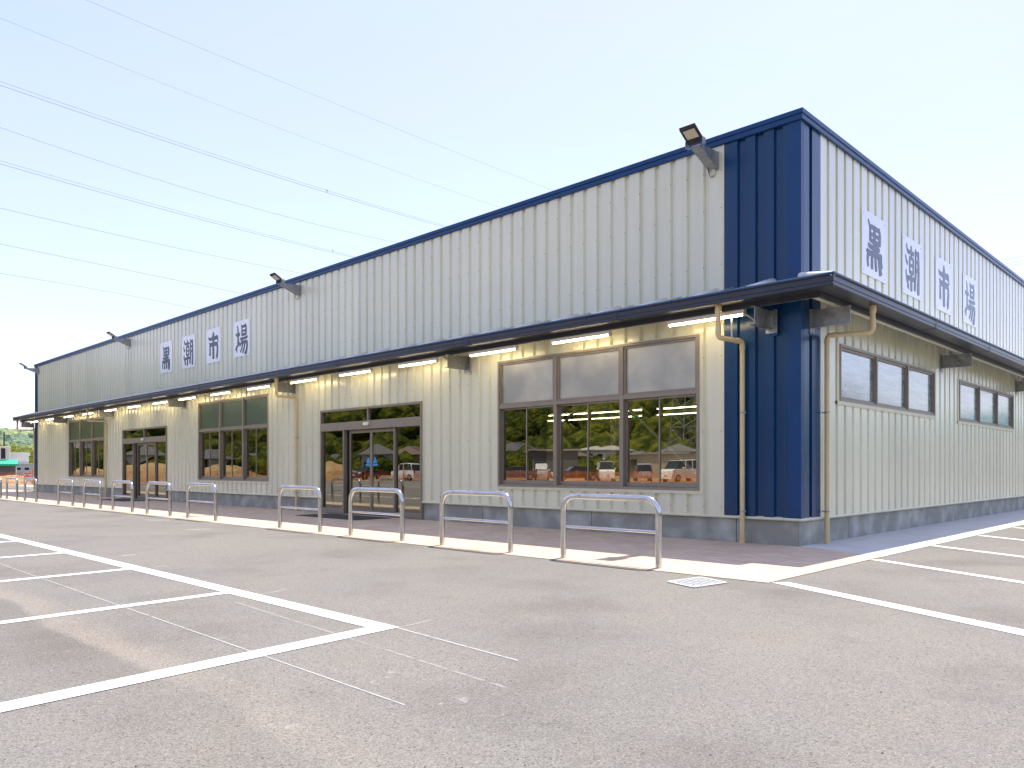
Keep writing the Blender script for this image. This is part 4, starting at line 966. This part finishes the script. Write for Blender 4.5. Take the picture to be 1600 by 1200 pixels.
# site hut
e = place(37.5, 120, 'site_hut', 'small grey prefabricated site hut with two dark windows beyond the far corner', 'hut', face=FA)
b = MB(); b.box(-1.5, 1.45, 0, 2.2, 0, 1.95, .02); b.build('wall', 'hut_panel', e)
b = MB(); b.prism([(-1.6, 1.95), (1.55, 1.95), (1.55, 2.02), (0, 2.12), (-1.6, 2.04)], -.12, 2.3, 'n'); b.build('roof', 'render_white', e)
for x in (-1.1, .0): 
    b = MB(); frame_rect(b, x, x + .75, .95, 1.45, -.04, .0, .05); w = b.build('window', 'render_white', e); b = MB(); b.box(x + .05, x + .7, -.02, -.01, 1.0, 1.4); b.build('pane', 'dark_glass', w)
b = MB(); b.box(1.2, 1.46, -.03, -.002, 0.02, 1.9); b.build('end_panel', 'render_white', e)
# stall with white upper box, dark slot and green awning
e = place(5, 85, 'roadside_stall', 'white box-shaped stall with dark slot, green awning and grey netting at the left edge', 'stall', face=FA)
b = MB(); b.box(-3.2, .62, 0, 2.5, 2.15, 3.65, .02); b.build('upper_box', 'render_white', e)
b = MB(); b.box(-.20, .20, -.03, -.002, 2.3, 3.45); b.build('slot', 'seal', e)
b = MB(); b.prism([(-.9, 1.72), (-.9, 1.50), (0.05, 2.15), (.05, 2.2)], -3.2, 1.35, 'u'); b.build('awning', 'awning_green', e)
b = MB()
for x in (-3, -1, 1.2): b.tube([(x, -.8, 0), (x, -.8, 1.6)], .05, 6)
b.build('post', 'render_white', e)
b = MB(); b.box(-3.1, 1.15, -.6, -.58, 0.3, 1.55); b.build('netting', 'grey_mesh', e)
b = MB(); b.box(-3.0, .5, .3, 2.3, 0, 2.15); b.build('lower_box', 'net_grey', e)
# white flat building among the trees
e = place(31, 122, 'flat_building', 'white flat-roofed building half hidden among the trees left of the store', 'building', face=FA)
b = MB(); b.box(-1.3, 1.2, 0, 4, 0, 3.3); b.build('wall', 'render_white', e); b = MB(); b.box(-1.5, 1.4, -.2, 4.2, 3.3, 3.8); b.build('roof', 'render_white', e)
# utility pole
e = place(6.5, 120, 'utility_pole', 'brown utility pole with short cross arms rising above the trees at the left edge', 'utility pole', face=FA)
b = MB(); b.tube([(0, 0, 0), (0, 0, 6.9)], [.14, .10], 8); b.build('pole', 'pole_grey', e)
b = MB(); b.box(-.15, .75, -.05, .05, 6.35, 6.45); b.box(-.35, .35, -.05, .05, 5.95, 6.02); b.build('cross_arm', 'pole_grey', e)
b = MB(); b.tube([(.28, -.1, 5.4), (.28, -.1, 5.85)], .12, 8); b.build('transformer', 'render_grey', e)
# barricade sign
e = place(43.5, 62, 'barrier_sign', 'small white barrier board with red lettering-like marks behind the hoop at the far corner', 'barrier sign', face=FA)
b = MB(); b.box(-.3, .3, -.01, .01, .15, .95); b.build('board', 'render_white', e)
b = MB()
for k_, (w, z) in enumerate(((.5, .78), (.3, .62), (.5, .48), (.36, .32))): b.box(-w / 2, w / 2 - .06 * (k_ % 2), -.016, -.011, z, z + .08)
b.build('red_marks', 'red_paint', e)
b = MB(); b.box(-.28, -.24, -.05, .05, 0, .15); b.box(.24, .28, -.05, .05, 0, .15); b.build('foot', 'galv', e)

# ------------------------------------------------------------------ orange netting fence
def net_fence(pts, label):
    e = empty('safety_fence', (0, 0, 0)); tag(e, label, 'fence'); n_ = MB(); po = []
    for (x0, y0), (x1, y1) in zip(pts, pts[1:]):
        Ls = math.hypot(x1 - x0, y1 - y0); k_ = max(1, int(Ls / 3)); d = ((x1 - x0) / Ls, (y1 - y0) / Ls); nx, ny = -d[1] * .01, d[0] * .01
        for i in range(k_):
            a = (x0 + (x1 - x0) * i / k_, y0 + (y1 - y0) * i / k_); c = (x0 + (x1 - x0) * (i + 1) / k_, y0 + (y1 - y0) * (i + 1) / k_); m_ = ((a[0] + c[0]) / 2, (a[1] + c[1]) / 2)
            n_.quad((a[0], a[1], .06), (m_[0], m_[1], .06), (m_[0], m_[1], .93), (a[0], a[1], 1.0)); n_.quad((m_[0], m_[1], .06), (c[0], c[1], .06), (c[0], c[1], 1.0), (m_[0], m_[1], .93)); po.append(a)
    n_.build('netting', 'orange_mesh', e, fix=False)
    for a in po[:95]:
        b = MB(); b.tube([(a[0], a[1], 0), (a[0], a[1], 1.1)], .025, 5); b.build('post', 'orange_net', e)
net_fence([(-61, 26), (-60, -37)], 'orange netting safety fence beyond the far left end of the car park')
net_fence([(-57.5, -37), (-30, -39), (0, -41), (30, -42)], 'orange netting safety fence across the car park, mirrored in the windows')
# earth mounds
def mound(x, y, rx, ry, h, label, seed, rot=0):
    gr = []; n_ = 26
    for i in range(n_ + 1):
        for j in range(n_ + 1):
            u, v = -1 + 2 * i / n_, -1 + 2 * j / n_; rr = min(1, sqrt(u * u + v * v)); z = h * (cos(rr * pi) * .5 + .5) ** .7 * (1 + .35 * noise.noise(Vector((u * 3 + seed, v * 3, seed)))) - .02
            X, Y = u * rx, v * ry; gr.append((x + X * cos(rot) - Y * sin(rot), y + X * sin(rot) + Y * cos(rot), z))
    b = MB(); b.add(gr, [(i * (n_ + 1) + j, (i + 1) * (n_ + 1) + j, (i + 1) * (n_ + 1) + j + 1, i * (n_ + 1) + j + 1) for i in range(n_) for j in range(n_)], True)
    tag(b.build('earth_mound', 'mound', fix=False), label, 'earth mound')
p = MF(235, 85); mound(p[0], p[1], 9, 7, 1.9, 'yellow earth mound mirrored in the far sliding door', 1)
p = MF(150, 80); mound(p[0], p[1], 6, 5, 1.3, 'low yellow earth mound mirrored in the far window', 2)
p = MF(350, 98); mound(p[0], p[1], 14, 5, 1.7, 'long tan earth bank mirrored in the middle window', 3, .7)
p = MF(520, 98); mound(p[0], p[1], 8, 4, 2.0, 'tan earth bank mirrored at the left of the near sliding door', 4, .7)
p = AT(20, 75); mound(p[0], p[1], 6, 4, .55, 'low orange soil heap beyond the fence at the left edge', 5)

# ------------------------------------------------------------------ houses mirrored in the glass
def house(p, w, d, h, rh, wall, roof, rz, label):
    e = empty('house', (p[0], p[1], p[2]), rz); tag(e, label, 'house')
    b = MB(); b.box(-w / 2, w / 2, -d / 2, d / 2, 0, h); b.build('wall', wall, e)
    o = .6; b = MB(); b.add([(-w / 2 - o, -d / 2 - o, h), (w / 2 + o, -d / 2 - o, h), (w / 2 + o, d / 2 + o, h), (-w / 2 - o, d / 2 + o, h), (-w / 2 + 1.5, 0, h + rh), (w / 2 - 1.5, 0, h + rh),
        (-w / 2 - o, -d / 2 - o, h - .15), (w / 2 + o, -d / 2 - o, h - .15), (w / 2 + o, d / 2 + o, h - .15), (-w / 2 - o, d / 2 + o, h - .15)],
        [(0, 1, 5, 4), (1, 2, 5), (2, 3, 4, 5), (3, 0, 4), (0, 1, 7, 6), (1, 2, 8, 7), (2, 3, 9, 8), (3, 0, 6, 9), (6, 7, 8, 9)]); b.build('roof', roof, e)
    b = MB(); n_ = max(2, int(w / 3))
    for s_ in (-1, 1):
        for k_ in range(n_):
            x = -w / 2 + w * (k_ + .5) / n_
            for z in ([1.2] if h < 4.5 else [1.0, 3.7]):
                f = MB(); y0 = s_ * d / 2; f.box(x - .7, x + .7, min(y0, y0 + s_ * .05), max(y0, y0 + s_ * .05), z, z + 1.1); wn_ = f.build('window', 'dark_glass', e)
for i, (pt, w, d, h, rh, wa, ro, lb) in enumerate(HS): house(HP[i], w * .78, d * .8, h, rh * .8, wa, ro, .3 + .35 * (i % 5), lb)
def dark_block(px, t, w, h, m, label):
    p = MF(px, t); e = empty('workshop', (p[0], p[1], 0), .75); tag(e, label, 'workshop')
    b = MB(); b.box(-w / 2, w / 2, -3, 3, 0, h); b.build('wall', m, e); b = MB(); b.box(-w / 2 - .3, w / 2 + .3, -3.4, 3.4, h, h + .25); b.build('roof', 'render_grey', e)
    b = MB(); b.box(-w / 4, w / 4, 3.0, 3.03, .1, h - .6); b.build('door', 'dark_glass', e)
dark_block(860, 110, 16, 3.6, 'net_grey', 'dark low workshop mirrored behind the parked cars in the near window')
dark_block(1020, 112, 14, 3.2, 'render_beige', 'beige low workshop mirrored behind the van in the near window')
# buildings mirrored in the side windows
e = empty('sports_hall', (24, 74, 0), .2); tag(e, 'long pale hall with teal roof mirrored blurred in the side windows', 'hall')
b = MB(); b.box(-18, 18, -7, 7, 0, 4.0); b.build('wall', 'render_white', e); b = MB(); b.prism([(-7.5, 4.0), (7.5, 4.0), (7.5, 4.3), (0, 6.4), (-7.5, 4.3)], -18.5, 18.5, 'u'); b.build('roof', 'teal_roof', e)

# ------------------------------------------------------------------ parked cars (mirrored in the glass)
def car(px, t, kind, body, rz, label, plate=None):
    P_ = {'hatch': (3.4, 1.48, 1.75, [(-1.70, .55, .9), (-1.62, .95, 1.0), (-1.45, 1.62, 1.0), (-.9, 1.73, 1.0), (.5, 1.72, 1.0), (1.05, 1.12, 1.0), (1.6, 1.0, .97), (1.72, .6, .88)]),
          'suv': (4.3, 1.75, 1.7, [(-2.15, .6, .9), (-2.1, 1.0, 1.0), (-1.8, 1.62, 1.0), (-1.0, 1.72, 1.0), (.45, 1.68, 1.0), (1.1, 1.12, 1.0), (2.0, .98, .95), (2.15, .6, .86)]),
          'van': (4.7, 1.7, 1.98, [(-2.35, .5, .92), (-2.32, 1.1, 1.0), (-2.2, 1.92, 1.0), (-1.5, 2.0, 1.0), (1.2, 1.96, 1.0), (1.95, 1.25, 1.0), (2.25, 1.0, .96), (2.35, .5, .9)]),
          'sedan': (4.6, 1.72, 1.45, [(-2.3, .55, .88), (-2.25, .98, .97), (-1.5, 1.05, 1.0), (-.95, 1.42, 1.0), (.3, 1.43, 1.0), (1.05, 1.0, 1.0), (2.1, .86, .95), (2.3, .5, .85)])}[kind]
    Lc, Wc, Hc, pr = P_; belt = 1.0 if kind != 'van' else 1.15; hw = Wc / 2
    p = MF(px, t); e = empty('parked_car', (p[0], p[1], 0), rz); tag(e, label, 'car', 'cars parked beyond the orange fence')
    low, n_ = MB(), len(pr); vs = []
    for x, z, ws in pr:
        zb = min(z, belt); vs += [(x, -hw * ws * .96, .28), (x, -hw * ws, .6), (x, -hw * ws * .97, zb), (x, hw * ws * .97, zb), (x, hw * ws, .6), (x, hw * ws * .96, .28)]
    fs = [(i * 6 + k_, i * 6 + (k_ + 1) % 6, (i + 1) * 6 + (k_ + 1) % 6, (i + 1) * 6 + k_) for i in range(n_ - 1) for k_ in range(6)] + [list(range(6)), list(range((n_ - 1) * 6, n_ * 6))]
    low.add(vs, fs)
    roofp = [q for q in pr if q[1] > belt + .1]
    x0, x1 = roofp[0][0], roofp[-1][0]
    rv = []
    for x, z, ws in roofp: rv += [(x * .96, -hw * .80, z - .05), (x * .96, -hw * .74, z), (x * .96, hw * .74, z), (x * .96, hw * .80, z - .05)]
    m_ = len(roofp); low.add(rv, [(i * 4 + k_, i * 4 + (k_ + 1) % 4, (i + 1) * 4 + (k_ + 1) % 4, (i + 1) * 4 + k_) for i in range(m_ - 1) for k_ in range(4)] + [list(range(4)), list(range(m_ * 4 - 4, m_ * 4))])
    for xp in (x0 * .97, x0 * .25 + x1 * .1, x1 * .42):
        for s_ in (-1, 1): low.box(xp - .04, xp + .04, s_ * hw * .90 - .03, s_ * hw * .90 + .03, belt - .02, min(Hc - .06, roofp[0][1]) - .03)
    low.build('body', body, e)
    g = MB(); xb0, xb1 = x0 - .12, x1 + .55; vs = [(xb0, -hw * .92, belt - .01), (xb1, -hw * .92, belt - .01), (xb1, hw * .92, belt - .01), (xb0, hw * .92, belt - .01), (x0 * .97, -hw * .79, roofp[0][1] - .06), (x1 * .98, -hw * .79, roofp[-1][1] - .06), (x1 * .98, hw * .79, roofp[-1][1] - .06), (x0 * .97, hw * .79, roofp[0][1] - .06)]
    g.add(vs, [(0, 1, 5, 4), (1, 2, 6, 5), (2, 3, 7, 6), (3, 0, 4, 7), (4, 5, 6, 7), (0, 1, 2, 3)]); g.build('glasshouse', 'dark_glass', e)
    for x in (-Lc / 2 + .75, Lc / 2 - .8):
        for s_ in (-1, 1):
            b = MB(); b.tube([(x, s_ * (hw - .17), .32), (x, s_ * (hw + .01), .32)], .32, 18); w = b.build('wheel', 'tyre', e)
            b = MB(); b.tube([(x, s_ * (hw + .0), .32), (x, s_ * (hw + .02), .32)], .2, 14); b.build('rim', 'rim', w)
    for s_ in (-1, 1):
        b = MB(); b.box(Lc / 2 - .2, Lc / 2 - .02, s_ * hw * .72 - .16, s_ * hw * .72 + .16, .68, .86, .03); b.build('headlight', 'lens_clear', e)
        b = MB(); b.box(-Lc / 2 - .01, -Lc / 2 + .12, s_ * hw * .86 - .07, s_ * hw * .86 + .07, .75, 1.15, .02); b.build('tail_light', 'lens_red', e)
        b = MB(); b.box(x1 * .75, x1 * .75 + .16, s_ * (hw + .08) - .09, s_ * (hw + .08) + .09, belt, belt + .14, .03); b.build('mirror', body, e)
    for xs in (Lc / 2 + .005, -Lc / 2 - .02):
        b = MB(); b.box(xs, xs + .015, -.17, .17, .5, .67); b.build('number_plate', plate or 'render_white', e)
# heading that shows the nose or tail towards the front glass (towards +Y, +X)
TO = math.atan2(40, 35)
car(637, 79, 'suv', 'car_white', TO + 2.3, 'white hatchback-like car mirrored side on in the right part of the near door')
car(568, 86, 'sedan', 'car_black', TO + .3, 'black saloon mirrored in the right leaf of the near door')
car(802, 78, 'sedan', 'car_grey', TO + 1.4, 'dark grey saloon mirrored at the far left of the near window')
car(846, 80, 'hatch', 'car_white', TO, 'small white car mirrored nose on in the left bay of the near window')
car(898, 78, 'sedan', 'car_black', TO + 1.3, 'black estate-like car mirrored in the centre bay of the near window')
car(946, 76, 'van', 'car_white', TO, 'white van mirrored nose on in the centre bay of the near window')
car(1004, 77, 'hatch', 'car_silver', TO + pi, 'silver small car with yellow plate mirrored tail on in the right bay', 'plate_yellow')
car(1068, 72, 'van', 'car_white', TO + .9, 'white van with yellow plate mirrored at the right end of the near window', 'plate_yellow')

# ------------------------------------------------------------------ pylon and power lines
def pylon(x, y, h, label, rz=0.0):
    e = empty('pylon', (x, y, 0), rz); tag(e, label, 'pylon'); b = MB(); r = .09
    def W(z): return 3.6 * (1 - z / h) ** 1.1 + .55
    lv = [h * k_ / 13 for k_ in range(14)]
    for a, c in zip(lv, lv[1:]):
        A = [(sx * W(a), sy * W(a), a) for sx, sy in ((-1, -1), (1, -1), (1, 1), (-1, 1))]; B = [(sx * W(c), sy * W(c), c) for sx, sy in ((-1, -1), (1, -1), (1, 1), (-1, 1))]
        for i in range(4):
            b.tube([A[i], B[i]], r, 4, False); b.tube([A[i], B[(i + 1) % 4]], r * .6, 4, False); b.tube([A[(i + 1) % 4], B[i]], r * .6, 4, False); b.tube([A[i], A[(i + 1) % 4]], r * .6, 4, False)
    b.build('lattice', 'galv', e)
    for z in (h * .62, h * .76, h * .9):
        b = MB()
        for s_ in (-1, 1):
            for yy in (-.5, .5): b.tube([(s_ * W(z), yy, z), (s_ * 6.5, 0, z + .5)], r * .8, 4, False); b.tube([(s_ * W(z), yy, z + 1.8), (s_ * 6.5, 0, z + .5)], r * .8, 4, False)
        b.build('cross_arm', 'galv', e)
    return e
p = MF(1078, 175); pylon(p[0], p[1], 46, 'steel lattice pylon mirrored at the right end of the near window', .5)
D = Vector(dr(2080)).normalized()          # plan direction of the transmission line
def wire(pts, t0, r, label, seg=40):
    P0 = Vector(AT(pts[0][0], t0)[:2]); S_, Z_ = [], []
    for (x, y) in pts:
        a = Vector(dr(x)); # plan intersection of the view ray with the line through P0 along D
        c = Vector(CAM[:2]); den = a.x * D.y - a.y * D.x; t = ((P0.x - c.x) * D.y - (P0.y - c.y) * D.x) / den
        q_ = c + a * t; S_.append((q_ - P0).dot(D)); Z_.append(1.15 + (733 - y) / 1206 * t)
    co_ = np.polyfit(S_, Z_, 2) if len(pts) > 2 else np.polyfit(S_, Z_, 1)
    s0, s1 = -45, max(S_) + 60; b = MB(); P_ = []
    for k_ in range(seg + 1): s_ = s0 + (s1 - s0) * k_ / seg; q_ = P0 + D * s_; P_.append((q_.x, q_.y, float(np.polyval(co_, s_))))
    b.tube(P_, r * .85, 5, False); return tag(b.build('power_line', 'wire'), label, 'power line', 'overhead power lines')
WR = [([(135, 0), (500, 152), (860, 296)], .020, 'topmost thin power line crossing the sky left of the building'), ([(0, 28), (370, 175), (740, 310)], .020, 'second highest thin power line, crossing above the twin wires'),
      ([(0, 127), (350, 246), (690, 351)], .028, 'upper wire of the highest twin power line with a spacer'), ([(0, 133), (350, 250.5), (690, 353.5)], .028, 'lower wire of the highest twin power line with a spacer'),
      ([(0, 199), (310, 300), (625, 380)], .030, 'power line between the two pairs with spacers'), ([(0, 251), (280, 330), (555, 401)], .026, 'upper wire of the second twin power line'), ([(0, 256), (280, 334), (555, 403)], .026, 'lower wire of the second twin power line'),
      ([(0, 325), (215, 374), (425, 418)], .030, 'third power line up from the lowest'), ([(0, 381), (190, 420), (380, 459)], .030, 'second power line up from the lowest'), ([(0, 427), (150, 452), (300, 481)], .024, 'lowest power line crossing the sky at the left')]
for pts, r, lb in WR: wire(pts, 80, r, lb)
for (x, y0, y1), lb in (((511, 296, 300), 'small spacer clipping the highest twin power line'), ((520, 390, 393), 'small spacer clipping the second twin power line')):
    D_ = Vector(dr(2080)).normalized(); P0 = Vector(AT(0, 80)[:2]); a = Vector(dr(x)); c = Vector(CAM[:2]); den = a.x * D_.y - a.y * D_.x
    t = ((P0.x - c.x) * D_.y - (P0.y - c.y) * D_.x) / den; p, q_ = AT(x, t, y0), AT(x, t, y1)
    b = MB(); b.tube([p, q_], .045, 6); tag(b.build('line_spacer', 'pole_grey'), lb, 'spacer')
# lines seen above the roof at the right edge
for k_, (ya, yb, lb) in enumerate(((405, 396, 'upper power line at the right edge above the roof'), (411.5, 403.5, 'middle power line at the right edge above the roof'), (415, 408, 'lower power line at the right edge above the roof'))):
    A_, B_ = AT(1480, 170, ya + (ya - yb) * 1.6), AT(1680, 150, yb - (ya - yb) * 1.3); b = MB(); b.tube([A_, tuple((a + c) / 2 - (.3 if i == 2 else 0) for i, (a, c) in enumerate(zip(A_, B_))), B_], .03, 5, False); tag(b.build('power_line', 'wire'), lb, 'power line', 'power lines behind the roof')
